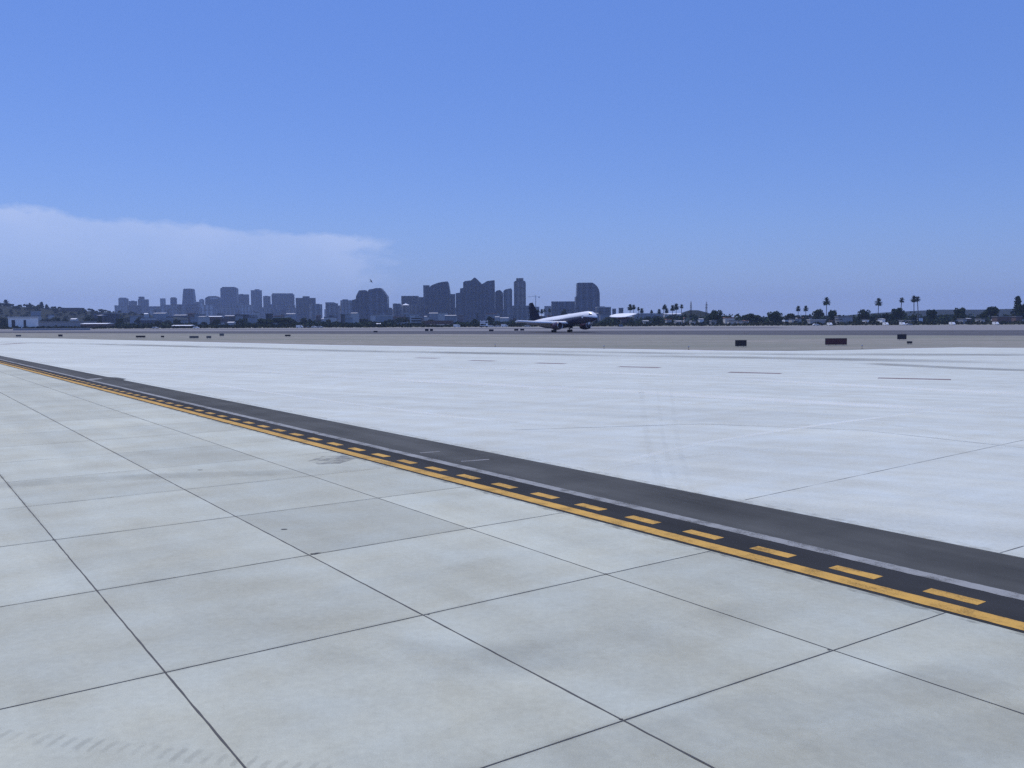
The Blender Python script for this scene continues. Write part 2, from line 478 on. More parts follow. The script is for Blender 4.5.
# offsets of each line along ub / ua, extended with regular ones
def offA(l): return (l[0] - o_ref).dot(ub)
SA, SBk = 3.79, 4.15
A_all = [(LA[0][0] - ub * SA * k, ua) for k in (3, 2, 1)] + LA + [(LA[2][0] + ub * SA * k, ua) for k in (1, 2)]
ubd = LB[3][1]
B_all = [(LB[0][0] - ua * 4.3 * k, LB[0][1]) for k in (4, 3, 2, 1)] + LB + [(LB[3][0] + ua * SBk * k, ubd) for k in range(1, 30)]
LOW = (lo_a, dl)
ap = MB(); tones = []
rnd = random.Random(3)
rows = A_all[:-2]
for i in range(len(A_all) - 1):
    for j in range(len(B_all) - 1):
        P = [inter(A_all[i], B_all[j]), inter(A_all[i + 1], B_all[j]), inter(A_all[i + 1], B_all[j + 1]), inter(A_all[i], B_all[j + 1])]
        # clip to the near side of the asphalt edge
        nrm = Vector((dl.y, -dl.x))
        if nrm.dot(Vector((0, 0)) - lo_a) < 0: nrm = -nrm
        out = []
        for k in range(4):
            a, c = P[k], P[(k + 1) % 4]
            da, dc = (a - lo_a).dot(nrm), (c - lo_a).dot(nrm)
            if da >= 0: out.append(a)
            if da * dc < 0: out.append(a + (c - a) * (da / (da - dc)))
        if len(out) >= 3:
            ap.face([(v.x, v.y, 0.0004) for v in out])
            t = rnd.uniform(.93, 1.05)
            if i == 4 and j == 6: t = .84
            if i == 4 and j == 9: t = .90
            if i == 5 and j == 7: t = .95
            tones.append(t)
o = ap.build('apron', M['apron'])
at_ = o.data.attributes.new('slab_tone', 'FLOAT', 'FACE')
for k, t in enumerate(tones): at_.data[k].value = t
tag(o, kind='structure')
sheet('apron_outer', [(-260, -60), (260, -60), (260, -8), (30, -8), (-260, 160)], M['apron'], -0.006)
o = bpy.data.objects['apron_outer']
a_ = o.data.attributes.new('slab_tone', 'FLOAT', 'FACE'); a_.data[0].value = 1.0

# joints: thin sealed strips
def strip(b, p, q, w, z):
    d = (q - p).normalized(); nn = Vector((-d.y, d.x)) * w / 2
    b.face([(*(p - nn), z), (*(q - nn), z), (*(q + nn), z), (*(p + nn), z)])
def ustrip(b, p, q, w, z):
    d = (q - p).normalized(); L_ = (q - p).length; nn = Vector((-d.y, d.x)); t = 0; prev = None
    rj = random.Random(int(abs(p.x * 100 + p.y * 37)))
    while True:
        c = p + d * t
        e = (c + nn * w * rj.uniform(-.72, -.36), c + nn * w * rj.uniform(.36, .72))
        if prev: b.face([(*prev[0], z), (*e[0], z), (*e[1], z), (*prev[1], z)])
        prev = e
        if t >= L_: break
        t = min(L_, t + (.22 if c.length < 30 else 1.2))
jb, jp = MB(), MB()
def clip_low(l, t0, t1):
    """parameter range of the line on the near side of the asphalt"""
    x = inter(l, LOW); tx = (x - l[0]).dot(l[1])
    nrm = Vector((dl.y, -dl.x))
    if nrm.dot(-lo_a) < 0: nrm = -nrm
    if l[1].dot(nrm) > 0: return max(t0, tx), t1
    return t0, min(t1, tx)
for i, l in enumerate(A_all):
    x_ = inter(l, LOW); t0, t1 = -60, 130
    if abs(l[1].dot(nrm)) > .004:
        tx = (x_ - l[0]).dot(l[1])
        if l[1].dot(nrm) < 0: t1 = min(t1, tx)
        else: t0 = max(t0, tx)
    w = {3: .022, 4: .024, 5: .018}.get(i, .016)
    if (l[0] - lo_a).dot(nrm) < .3: continue
    z = 0.0044
    ustrip(jb, l[0] + l[1] * max(t0, -60), l[0] + l[1] * min(t1, 60), w, z)
for j, l in enumerate(B_all):
    t0, t1 = clip_low(l, -40, 40)
    if t1 <= t0: continue
    w = .016 if 3 < j < 7 else .014
    bb = jb if 3 < j < 8 else jp
    ustrip(bb, l[0] + l[1] * t0, l[0] + l[1] * t1, w, 0.0052)
tag(jb.build('pavement_joint', M['joint']), kind='structure')
tag(jp.build('pavement_joint', M['joint_pale']), kind='structure')

# joints of the far concrete
fj = MB()
for p, q, w in (((745, 500), (1024, 440), .03), ((1000, 553), (1024, 546), .03), ((512, 430), (700, 424), .05), ((700, 424), (860, 430), .05), ((860, 430), (1024, 448), .05)):
    strip(fj, ground(*p).to_2d(), ground(*q).to_2d(), w, 0.0044)
tag(fj.build('pavement_joint', M['joint_pale']), kind='structure')

# painted lines
def band(name, la, lb, ra, rb, mat, z, e=(70, 40)):
    """quad between lower edge (la-lb) and upper edge (ra-rb), pixel ends"""
    a, c = ground(*la).to_2d(), ground(*lb).to_2d(); d, f = ground(*ra).to_2d(), ground(*rb).to_2d()
    u = (c - a).normalized(); v = (f - d).normalized()
    return sheet(name, [a - u * e[0], c + u * e[1], f + v * e[1], d - v * e[0]], mat, z)
ed = ground(900, 598.4).to_2d()
u = dl
nv = Vector((-u.y, u.x))
if nv.dot(hi_a - lo_a) < 0: nv = -nv
def off(px, py): return (ground(px, py).to_2d() - lo_a).dot(nv)
W_LO = [off(800, 572.7), off(1024, 631.0)]
yl0, yl1 = sum(W_LO) / 2, sum([off(800, 565.6), off(1024, 623.2)]) / 2
def rough_band(b, o0, o1, t0, t1, z, amp=.007):
    t = t0; rj = random.Random(int(t0 * 100) + 5); prev = None
    while True:
        dist = (lo_a + u * t).length
        c0 = lo_a + u * t + nv * (o0 + rj.uniform(-amp, amp)); c1 = lo_a + u * t + nv * (o1 + rj.uniform(-amp, amp))
        if prev: b.face([(*prev[0], z), (*c0, z), (*c1, z), (*prev[1], z)])
        prev = (c0, c1)
        if t >= t1: break
        t = min(t1, t + (.12 if dist < 25 else .6 if dist < 60 else 6))
def lineband(name, o0, o1, mat, z, t0=-80, t1=None):
    t1 = t1 if t1 is not None else (lo_b - lo_a).length + 40
    P = [lo_a + u * t0 + nv * o0, lo_a + u * t1 + nv * o0, lo_a + u * t1 + nv * o1, lo_a + u * t0 + nv * o1]
    return P
dk1 = sum([off(800, 548.6), off(1024, 601)]) / 2
sheet('sealed_asphalt_band', lineband('', .004, dk1, None, 0), M['asphalt_dark'], 0.004)
wl1 = sum([off(800, 543.2), off(1024, 594.5)]) / 2
TEND = (lo_b - lo_a).length + 25
b = MB(); rough_band(b, yl0, yl1, -80, TEND, .008); tag(b.build('yellow_edge_marking', M['yellow']), kind='structure')
b = MB(); rough_band(b, dk1 + .003, dk1 + (wl1 - dk1) * .92, -80, TEND, .008, .010); tag(b.build('white_edge_marking', M['white_paint']), kind='structure')
b = MB(); rough_band(b, off(883, 529.9) - .10, off(883, 529.9) + .22, -80, TEND, .0048, .05); tag(b.build('dusty_edge', M['dust']), kind='structure')
b = MB(); rough_band(b, -.14, .02, -80, TEND, .0062, .03); tag(b.build('dusty_edge', M['grime']), kind='structure')
# dashes
d0 = (ground(923.6, 591.3).to_2d() - lo_a); d1 = (ground(827, 567.6).to_2d() - lo_a)
t_a, t_b = d0.dot(u), d1.dot(u)
e_a = (ground(976, 606).to_2d() - lo_a).dot(u)
o_in = (off(923.6, 591.3) + off(976, 606)) / 2; o_out = (off(932.4, 588.6) + off(988, 602.6)) / 2
PER = abs(t_a - t_b) * .978; LEN = abs(e_a - t_a)
print('dash period', PER, 'len', LEN, 'in/out', o_in, o_out, 'yellow', yl0, yl1, 'white', dk1, wl1, 'asphalt', off(883, 530), off(380, 430), off(0, 355.6))
db = MB()
for k in range(-14, 75):
    t = t_a - k * PER
    s0 = t; s1 = t + LEN
    if (lo_a + u * s0).length < 45: rough_band(db, o_in, o_out, s0, s1, .008, .006)
    else: db.face([(*p, 0.008) for p in (lo_a + u * s0 + nv * o_in, lo_a + u * s1 + nv * o_in, lo_a + u * s1 + nv * o_out, lo_a + u * s0 + nv * o_out)])
tag(db.build('yellow_dash_marking', M['yellow']), kind='structure')
# dark dashes on the far concrete
db = MB()
for p, q, w in (((878, 378.0), (951, 379.6), 1.1), ((729, 372.2), (781, 373.5), 1.15), ((619, 366.7), (660, 367.6), 1.2), ((537, 363.0), (565, 363.8), 1.2), ((470, 360.4), (494, 361.0), 1.2), ((416, 357.8), (438, 358.3), 1.2), ((0, 344.4), (24, 343.2), 2.5)):
    strip(db, ground(*p).to_2d(), ground(*q).to_2d(), w, 0.0048)
tag(db.build('dark_dash_marking', M['black_paint']), kind='structure')
# small chalky marks on the asphalt
db = MB()
for p, q, w in (((461, 461.5), (489, 459.5), .12), ((420, 453), (440, 451.5), .10)):
    strip(db, ground(*p).to_2d(), ground(*q).to_2d(), w, 0.0048)
tag(db.build('pale_scuff_marking', M['scuff']), kind='structure')

# stains and wear
class Soft:
    def __init__(s): s.v, s.f, s.a = [], [], []
    def add(s, P, w, z, n=6):
        # smooth the polyline, feather across and at both ends
        Q = []
        for k in range(len(P) - 1):
            p0, p1, p2, p3 = P[max(k - 1, 0)], P[k], P[k + 1], P[min(k + 2, len(P) - 1)]
            for i in range(n):
                t = i / n
                Q.append(.5 * ((2 * p1) + (p2 - p0) * t + (2 * p0 - 5 * p1 + 4 * p2 - p3) * t * t + (3 * p1 - p0 - 3 * p2 + p3) * t ** 3))
        Q.append(P[-1])
        m = len(Q); b = len(s.v)
        for k, q in enumerate(Q):
            d = (Q[min(k + 1, m - 1)] - Q[max(k - 1, 0)]).normalized(); nn = Vector((-d.y, d.x)) * w / 2
            e = min(1, min(k, m - 1 - k) / max(1, .18 * m))
            for fx, fa in ((-1, 0), (-.4, .9), (.4, .9), (1, 0)):
                s.v.append((*(q + nn * fx), z)); s.a.append(fa * e)
        for k in range(m - 1):
            for c in range(3):
                o_ = b + k * 4 + c
                s.f.append((o_, o_ + 4, o_ + 5, o_ + 1))
    def px(s, pts, w, z): s.add([ground(*p).to_2d() for p in pts], w, z)
    def build(s, name, mat):
        me = bpy.data.meshes.new(name); me.from_pydata(s.v, [], s.f); me.materials.append(mat)
        a = me.attributes.new('feather', 'FLOAT', 'POINT')
        a.data.foreach_set('value', s.a); me.update()
        o = bpy.data.objects.new(name, me); col.objects.link(o)
        return tag(o, kind='structure')
sb = Soft()
for k, (dx, w) in enumerate(((0, .5), (16, .3), (30, .35))):
    sb.px([(640 + dx, 380), (646 + dx, 430), (656 + dx, 470), (668 + dx, 503)], w * .8, 0.0056 + .0005 * k)
sb.px([(300, 412), (400, 408), (560, 427), (700, 424), (860, 431), (1060, 452)], .5, 0.0076)
sb.px([(600, 470), (760, 450), (1060, 430)], .35, 0.0082)
sb.px([(560, 395), (800, 412), (1060, 455)], .4, 0.0088)
sb.build('tyre_stain', M['faint_rubber'])
sb = Soft()
sb.px([(-20, 357), (256, 371), (420, 381), (560, 388), (720, 397), (900, 407), (1080, 416)], 2.8, 0.0056)
sb.px([(180, 380), (330, 401), (520, 425)], .6, 0.0064)
sb.px([(600, 468), (700, 444), (830, 424), (960, 408)], .5, 0.0070)
sb.px([(420, 366), (640, 374), (900, 388), (1080, 396)], 2.6, 0.0076)
sb.build('pale_wear_streak', M['pale_streak'])
rs = Soft()
rs.px([(-40, 341.2), (160, 345.6), (330, 350.5), (560, 354.5), (800, 358.5), (1080, 364)], 9, .0050)
rs.px([(480, 350.5), (700, 353.6), (900, 354.5), (1080, 355)], 9, .0052)
rs.px([(860, 363), (960, 368), (1080, 372)], 5, .0054)
rs.build('dark_wear_streak', M['rubber_stain'])
rt = Soft()
rt.px([(380, 810), (640, 745), (830, 702), (1100, 660)], 1.5, .0074)
rt.px([(640, 820), (820, 766), (1100, 716)], 1.7, .0078)
rt.px([(-60, 490), (120, 478), (330, 470), (470, 455)], 1.4, .0082)
rt.px([(300, 640), (480, 660), (640, 640), (800, 600)], 1.6, .0086)
rt.build('rubber_track', M['rubber_track'])
jg = Soft()
for i_, l in enumerate(A_all[3:6]): jg.add([l[0] + l[1] * t for t in (-12, 0, 12, 30, 48)], .16, .0102 + .0004 * i_)
for i_, l in enumerate(B_all[4:9]):
    x_ = (inter(l, LOW) - l[0]).dot(l[1])
    jg.add([l[0] + l[1] * t for t in (x_ - 34, x_ - 22, x_ - 10, x_ - .1)], .14, .0118 + .0004 * i_)
jg.build('joint_grime', M['joint_grime'])
rm = MB()
for k in range(2, len(edge) - 1):
    a, c = ep[k].to_2d(), ep[k + 1].to_2d(); v = Vector((0, -1))
    ww = 2.6 if edge[k][0] < 760 else 1.2
    rm.face([(*(a + v * .05), .0004), (*(c + v * .05), .0004), (*(c + v * ww), .0004), (*(a + v * ww), .0004)])
tag(rm.build('pale_concrete_rim', M['rim']), kind='structure')
sp = MB()
rs_ = random.Random(9)
for px, py, r in ((284, 529.5, .09), (314, 554, .08), (318, 553.2, .06), (428, 614.5, .03), (54, 540, .05), (606, 574, .03), (829, 650, .03), (621, 719.5, .03), (200, 470, .08)):
    g_ = ground(px, py)
    sp.face([(g_.x + math.cos(2 * math.pi * k / 9) * r * rs_.uniform(.5, 1.3), g_.y + math.sin(2 * math.pi * k / 9) * r * rs_.uniform(.3, .8), .0066) for k in range(9)])
tag(sp.build('joint_spall', M['joint']), kind='structure')
# oil patch near the dashed line
ob = MB()
P = [ground(*p) for p in ((308, 461), (322, 456.5), (345, 455.5), (356, 459), (340, 463.5), (318, 464.5))]
ob.face([(p.x, p.y, .0056) for p in P])
tag(ob.build('oil_stain', M['oil']), kind='structure')
# tyre tread prints, lower left
tb = Soft()
a, c = ground(-60, 728).to_2d(), ground(330, 772).to_2d()
d = (c - a).normalized(); pn = Vector((-d.y, d.x)); L = (c - a).length
t = 0; rj = random.Random(4)
while t < L:
    p_ = a + d * t
    w_ = .17 * rj.uniform(.7, 1.15)
    tb.add([p_ - pn * w_ + d * .02, p_, p_ + pn * w_ + d * .02], .105 * rj.uniform(.7, 1.2), .0062, 2)
    t += .165
tb.build('tyre_tread_print', M['tread'])

# ------------------------------------------------------------------ hills
def hill(name, prof, Y, thick, mat):
    b = MB()
    ns = 14
    rows = []
    for px, py in prof:
        top = at(px, py, Y)
        rows.append([(top.x, Y + thick * (2 * t / ns - 1), max(0.0, top.z) * (math.cos(math.pi * (2 * t / ns - 1) / 2) ** 1.2) - .3) for t in range(ns + 1)])
    for i in range(len(rows) - 1):
        for j in range(ns):
            b.face([rows[i][j], rows[i + 1][j], rows[i + 1][j + 1], rows[i][j + 1]], sm=True)
    return tag(b.build(name, mat), kind='structure')
HPROF = [(-60, 305), (-30, 304), (0, 305.5), (20, 306.6), (40, 307.6), (60, 309), (80, 310.6), (100, 311.6), (120, 312.6), (150, 315.5), (190, 318.5), (230, 321.5)]
HY, HT = 1900, 420
hill('hill', HPROF, HY, HT, M['hill_scrub'])
def hill_z(px, Y):
    for (x0, y0), (x1, y1) in zip(HPROF, HPROF[1:]):
        if x0 <= px <= x1:
            py = y0 + (y1 - y0) * (px - x0) / (x1 - x0)
            return max(0, at(px, py, HY).z) * max(0, math.cos(math.pi * (Y - HY) / HT / 2)) ** 1.2 - .3
    return 0.0

hill('hill', [(676, 319), (684, 312), (690, 310), (697, 310), (706, 312.5), (714, 315), (724, 318), (732, 320)], 1500, 120, M['hill_scrub'])
hill('hill', [(840, 317.5), (870, 313.5), (900, 311.5), (940, 309.5), (980, 309.5), (1020, 308.5), (1060, 307.5), (1100, 309)], 2800, 500, M['hill_scrub'])
hill('hill', [(720, 319), (745, 317), (790, 316.2), (840, 315.5), (880, 314)], 3400, 500, M['hill_scrub'])

# ------------------------------------------------------------------ trees
def leaf_cloud(b, c, rad, n, size, rg, flat=.75):
    for _ in range(n):
        while True:
            v = Vector((rg.uniform(-1, 1), rg.uniform(-1, 1), rg.uniform(-1, 1)))
            if .15 < v.length <= 1: break
        v = v * (v.length ** -.35)
        p = Vector(c) + Vector((v.x * rad, v.y * rad, v.z * rad * flat))
        a = Vector((rg.uniform(-1, 1), rg.uniform(-1, 1), rg.uniform(-1, 1))).normalized()
        e = a.orthogonal().normalized() * size * rg.uniform(.6, 1.3); f = a.cross(e).normalized() * size * rg.uniform(.4, .9)
        b.face([p - e, p + f * .8, p + e, p - f * .8])

def make_tree(seed, h=10.0, spread=.55, mat='leaf', nclump=16):
    rg = random.Random(seed)
    root = empty('broadleaf_tree', (0, 0, -500))
    t = MB()
    t.tube([(0, 0, -.2), (.1, .05, h * .2), (.0, .15, h * .45), (.1, .1, h * .75)], [h * .035, h * .028, h * .022, h * .008], 7)
    cr = MB()
    for k in range(nclump):
        a = rg.uniform(0, 6.28); r = h * spread * rg.uniform(.1, .75)
        z = h * rg.uniform(.34, .86)
        r *= 1 - .5 * max(0, (z / h - .55)) / .4
        c = (math.cos(a) * r, math.sin(a) * r, z)
        if k < 7:
            t.tube([(0, .1, h * .28 + .1 * k), (c[0] * .5, c[1] * .5, z * .85), c], [h * .014, h * .009, h * .003], 5)
        leaf_cloud(cr, c, h * rg.uniform(.15, .24), 75, h * .062, rg)
    t.build('trunk', M['bark'], root); cr.build('crown', M[mat], root)
    return root

def make_conifer(seed, h=10.0):
    rg = random.Random(seed)
    root = empty('conifer_tree', (0, 0, -500))
    t = MB(); t.tube([(0, 0, -.2), (0, 0, h * .5), (0, 0, h * .97)], [h * .03, h * .018, h * .004], 7); t.build('trunk', M['bark'], root)
    cr = MB()
    z = h * .16
    while z < h:
        r = h * .2 * (1 - z / h) ** .8 + .12
        for k in range(7):
            a = rg.uniform(0, 6.28); rr = r * rg.uniform(.3, 1)
            leaf_cloud(cr, (math.cos(a) * rr, math.sin(a) * rr, z + rg.uniform(-.2, .2)), h * .05, 14, h * .03, rg, .6)
        z += h * .055
    cr.build('crown', M['leaf'], root)
    return root

def make_palm(seed, h=10.0, crown=.16, lean=.03):
    rg = random.Random(seed)
    root = empty('palm_tree', (0, 0, -500))
    t = MB(); top = Vector((h * lean, 0, h * .9))
    t.tube([(0, 0, -.2), (h * lean * .2, 0, h * .3), (h * lean * .6, 0, h * .6), top], [h * .021, h * .016, h * .014, h * .015], 8)
    t.build('trunk', M['palm_trunk'], root)
    cr = MB()
    L = h * crown * .84
    for k in range(70):
        a = rg.uniform(0, 6.28); el = rg.uniform(-.75, 1.45)
        d = Vector((math.cos(a) * math.cos(el), math.sin(a) * math.cos(el), math.sin(el)))
        s = Vector((-math.sin(a), math.cos(a), 0))
        prev = top.copy(); pw = L * .04
        for q_ in range(4):
            dd = (d + Vector((0, 0, -.2 * q_))).normalized()
            nx = prev + dd * L * .3
            w = L * (.16, .2, .15, .03)[q_]
            cr.face([prev - s * pw, nx - s * w - Vector((0, 0, w * .6)), nx, prev]); cr.face([prev, nx, nx + s * w - Vector((0, 0, w * .6)), prev + s * pw])
            prev, pw = nx, w
    for k in range(18):   # hanging dead fronds
        a = rg.uniform(0, 6.28); s = Vector((-math.sin(a), math.cos(a), 0)); o_ = Vector((math.cos(a), math.sin(a), 0))
        p = top + o_ * .1 * L
        cr.face([p - s * L * .06, p + o_ * L * .15 - Vector((0, 0, L * .32)) - s * L * .07, p + o_ * L * .15 - Vector((0, 0, L * .32)) + s * L * .07, p + s * L * .06])
    cr.build('crown', M['frond'], root)
    return root

T_PROTO = [make_tree(11, spread=.62, nclump=18), make_tree(12, spread=.5, mat='leaf2'), make_tree(13, spread=.8, nclump=22), make_tree(14, spread=.42, nclump=13, mat='leaf2'), make_tree(15, spread=.7, nclump=20)]
C_PROTO = make_conifer(21)
P_PROTO = [make_palm(31), make_palm(32, crown=.2, lean=-.02), make_palm(33, crown=.13, lean=.05)]
used = set()
def put(proto, loc, h, label, cat, group=None, sx=1.0, rz=None):
    if proto.name in used:
        o = copy_tree(proto)
    else:
        used.add(proto.name); o = proto
        KIDS[proto.name] = [k.name for k in children(proto)]
    s = h / 10.0
    o.location = loc; o.scale = (s * sx, s * sx, s)
    o.rotation_euler = (0, 0, random.uniform(0, 6.28) if rz is None else rz)
    tag(o, label, cat, group)
    return o

def tree_px(kind, px, top, Y, label, group=None, wpx=None, cat='tree', pi=0):
    p = at(px, top, Y)
    if kind == 'palm':
        return put(P_PROTO[pi % 3], (p.x, Y, 0), p.z / 1.03, label, 'palm tree', group)
    if kind == 'conifer':
        return put(C_PROTO, (p.x, Y, 0), p.z, label, cat, group)
    pr = T_PROTO[pi % len(T_PROTO)]
    h = p.z / .98
    sx = 1.0
    if wpx:
        nat = {0: 1.25, 1: 1.05, 2: 1.5, 3: .9, 4: 1.35}[pi % 5] * h
        sx = (wpx * Y / F_PX) / nat
    return put(pr, (p.x, Y, 0), h, label, cat, group, sx)

PG = 'palms along the far side of the airfield'
palms = [
 (630, 305.2, 900, 1, 'left and bushier palm of the pair rising just right of the white swooping canopy'),
 (633.5, 305.0, 905, 0, 'right palm of the close pair rising behind the white swooping canopy'),
 (638.8, 306.8, 1050, 2, 'small-headed slender palm standing alone just right of the pair at the canopy'),
 (642, 309.0, 930, 1, 'short round-headed palm right of the lone slender palm near the canopy'),
 (652, 310.0, 960, 0, 'short palm alone in the gap midway between the white canopy and the palm cluster'),
 (659, 309.8, 900, 1, 'low broad-headed palm at the left foot of the palm cluster'),
 (663, 305.6, 930, 2, 'left palm of the leaning twin heads at the left end of the palm cluster'),
 (665.5, 304.6, 940, 0, 'right and higher palm of the leaning twin heads in the palm cluster'),
 (667, 309.0, 900, 1, 'low palm right below the twin heads in the palm cluster'),
 (672.3, 306.0, 930, 1, 'left palm of the two overlapping dense heads in the middle of the palm cluster'),
 (676.5, 304.6, 925, 1, 'right palm of the two overlapping dense heads in the middle of the palm cluster'),
 (681, 304.0, 930, 2, 'tallest palm, standing at the right end of the palm cluster by the mound'),
 (777.5, 310.4, 1000, 2, 'tiny far palm poking above the hedge trees left of the twin round palms'),
 (798.5, 306.8, 840, 1, 'left of the twin round-headed palms of even height over the right hedge trees'),
 (806, 306.6, 845, 1, 'right of the twin round-headed palms of even height over the right hedge trees'),
 (826.6, 298.6, 850, 1, 'tall solitary palm with straight bare trunk and round head right of the twin palms'),
 (878.5, 299.4, 850, 1, 'tall palm standing left of the bushy tree with the faint palm above it'),
 (900.5, 297.0, 870, 2, 'thin-trunked palm rising straight up behind a broad bushy tree'),
 (914.6, 296.0, 850, 0, 'left palm of the tall close pair at right with touching heads'),
 (919, 295.8, 855, 2, 'right palm of the tall close pair at right with touching heads'),
]
for px, top, Y, pi, lab in palms:
    tree_px('palm', px, top, Y, lab, PG, pi=pi)

BG = 'single trees along the far side of the airfield'
big = [
 (717, 309.6, 760, 0, 17, 'big dark round-topped tree standing right of the two thin masts'),
 (752, 313.4, 800, 2, 28, 'wide low dark tree right of the big round-topped tree'),
 (775, 311.6, 780, 4, 22, 'dark broad tree between the wide low tree and the twin round palms'),
 (790, 313.2, 800, 1, 16, 'smaller dark tree directly left of the twin round palms'),
 (818, 309.0, 800, 1, 14, 'pale-topped open tree between the twin palms and the tall solitary palm'),
 (833, 309.6, 770, 0, 13, 'round dark tree just right of the tall solitary palm'),
 (864, 309.6, 780, 4, 17, 'rounded bushy tree left of the first tall palm on the right side'),
 (886, 312.0, 770, 3, 8, 'small dark tree right below the tall palm between two bushy trees'),
 (898, 307.6, 770, 2, 17, 'broad bushy tree with the thin-trunked palm rising behind it'),
 (931, 309.0, 760, 0, 15, 'rounded bushy tree right of the close pair of tall palms'),
 (959.5, 307.6, 760, 4, 17, 'rounded dark tree second from the conifer at the right edge'),
 (991, 306.2, 760, 2, 21, 'wide flat-topped dark tree left of the conifer at the right edge'),
 (1021, 303.2, 740, 0, 16, 'dark broad tree under the conifer at the right edge of the view'),
 (564, 309.0, 1250, 1, 8, 'small dark tree rising above the fuselage of the landing jet'),
]
for px, top, Y, pi, w, lab in big:
    tree_px('tree', px, top, Y, lab, BG, w, pi=pi)
tree_px('conifer', 1018, 296.8, 745, 'dark pointed conifer rising at the right edge of the view', None).scale.x *= 1.7
tree_px('conifer', 41.5, 302.5, 1890, 'narrow dark cypress on the hill crest at far left', None)
tree_px('conifer', 46.5, 305, 1890, 'short broad dark conifer right of the narrow cypress on the hill crest', None)
tree_px('palm', 5.5, 301.0, 1890, 'tiny lone palm on the hill crest at the far left edge', None, pi=1)
tree_px('tree', 29, 302.8, 1890, 'dark spreading tree highest on the hill crest at far left', None, 8, pi=2)
tree_px('tree', 20, 304.4, 1890, 'low dark round tree on the hill crest left of the spreading tree', None, 6, pi=0)
tree_px('tree', 281, 317.5, 900, 'big dark leafy tree standing before the wide block of the skyline', None, 34, pi=2)
tree_px('tree', 264, 318.6, 930, 'rounded dark tree left of the big dark leafy tree before the skyline', None, 20, pi=4)
tree_px('tree', 475, 318.8, 900, 'dark round tree left of the white stairs truck', None, 9, pi=0)
tree_px('tree', 490, 316.2, 900, 'dark round tree just right of the white stairs truck', None, 8, pi=1)
for k, (px, top) in enumerate(((538, 309.5), (541.5, 309.8), (545, 308.6), (549, 308.8))):
    tree_px('palm', px, top, 1150, 'dark palm crown in the row just right of the jet tail fin', 'palms behind the jet tail', pi=k)

rg = random.Random(5)
# tree belt on the right side behind and among the single trees
for k in range(70):
    px = rg.uniform(600, 1030); Y = rg.uniform(820, 1300)
    top = 316.8 + rg.uniform(-1.0, 2.4) - (px - 600) * .0062
    tree_px('tree', px, top, Y, 'dark bushy tree in the dense belt beyond the runway, right of the jet', 'trees of the belt right of the jet', rg.uniform(8, 15), pi=rg.randrange(5))
for k in range(95):
    px = rg.uniform(-20, 600); Y = rg.uniform(900, 1700)
    top = 319.6 + rg.uniform(-2.2, 2.2) - (1.5 if px < 130 else 0)
    tree_px('tree', px, top, Y, 'dark tree among the low roofs between the airfield and the skyline', 'trees among the low roofs before the skyline', rg.uniform(5, 12), pi=rg.randrange(5))
for k in range(210):
    px = rg.uniform(-15, 150); Y = rg.uniform(1520, 1920)
    X_ = (px - 512) / F_PX * Y
    z_ = hill_z(512 + X_ / HY * F_PX, Y)
    put(T_PROTO[rg.randrange(5)], (X_, Y, z_ - .4), rg.uniform(4.5, 8), 'tree on the wooded slope of the hill at far left', 'trees on the hillside at far left', 'trees on the hillside at far left', rg.uniform(.9, 1.8))['category'] = 'tree'

# low scrub strip beyond the runway: nobody could count it
sb = MB()
def leaf4(b, p, r0, r1):
    a = Vector((rg.uniform(-1, 1), rg.uniform(-1, 1), rg.uniform(-.3, 1))).normalized()
    e = a.orthogonal().normalized() * rg.uniform(r0, r1); f = a.cross(e).normalized() * rg.uniform(r0 * .7, r1 * .8)
    b.face([p - e, p + f, p + e, p - f])
k = 0
while k < 15000:
    px = rg.uniform(-40, 1070); Y = rg.uniform(480, 900)
    X = (px - 512) / F_PX * Y
    dd = beyond(X, Y)
    if dd < (26 if px > 420 else 20): continue
    hgt = rg.random() ** 1.3 * (2.8 if px > 600 else 1.9) * (.7 + .3 * math.sin(X * .21) * math.sin(Y * .13 + X * .05))
    leaf4(sb, Vector((X, Y, .1 + hgt)), .6, 1.6)
    k += 1
tag(sb.build('scrub', M['scrub']), 'low dark scrub growing along the far side of the airfield', 'scrub', kind='stuff')

fw_ = MB()
for k in range(26000):
    px = rg.uniform(-40, 1070); Y = rg.uniform(880, 1500)
    X = (px - 512) / F_PX * Y
    hh = (5.0 + 2.2 * math.sin(X * .031 + 1.3) + 1.8 * math.sin(X * .083 + Y * .02) + 1.2 * math.sin(X * .19)) * (1.15 if px > 600 else .45)
    leaf4(fw_, Vector((X, Y, rg.random() ** .8 * max(1.5, hh))), .9, 2.2)
tag(fw_.build('far_wood', M['leaf']), 'continuous belt of dark trees and bushes beyond the airfield', 'trees', kind='stuff')

# ------------------------------------------------------------------ skyline
GRID = R(17)
def body_px(parent_loc, x0, x1, Y):
    pass

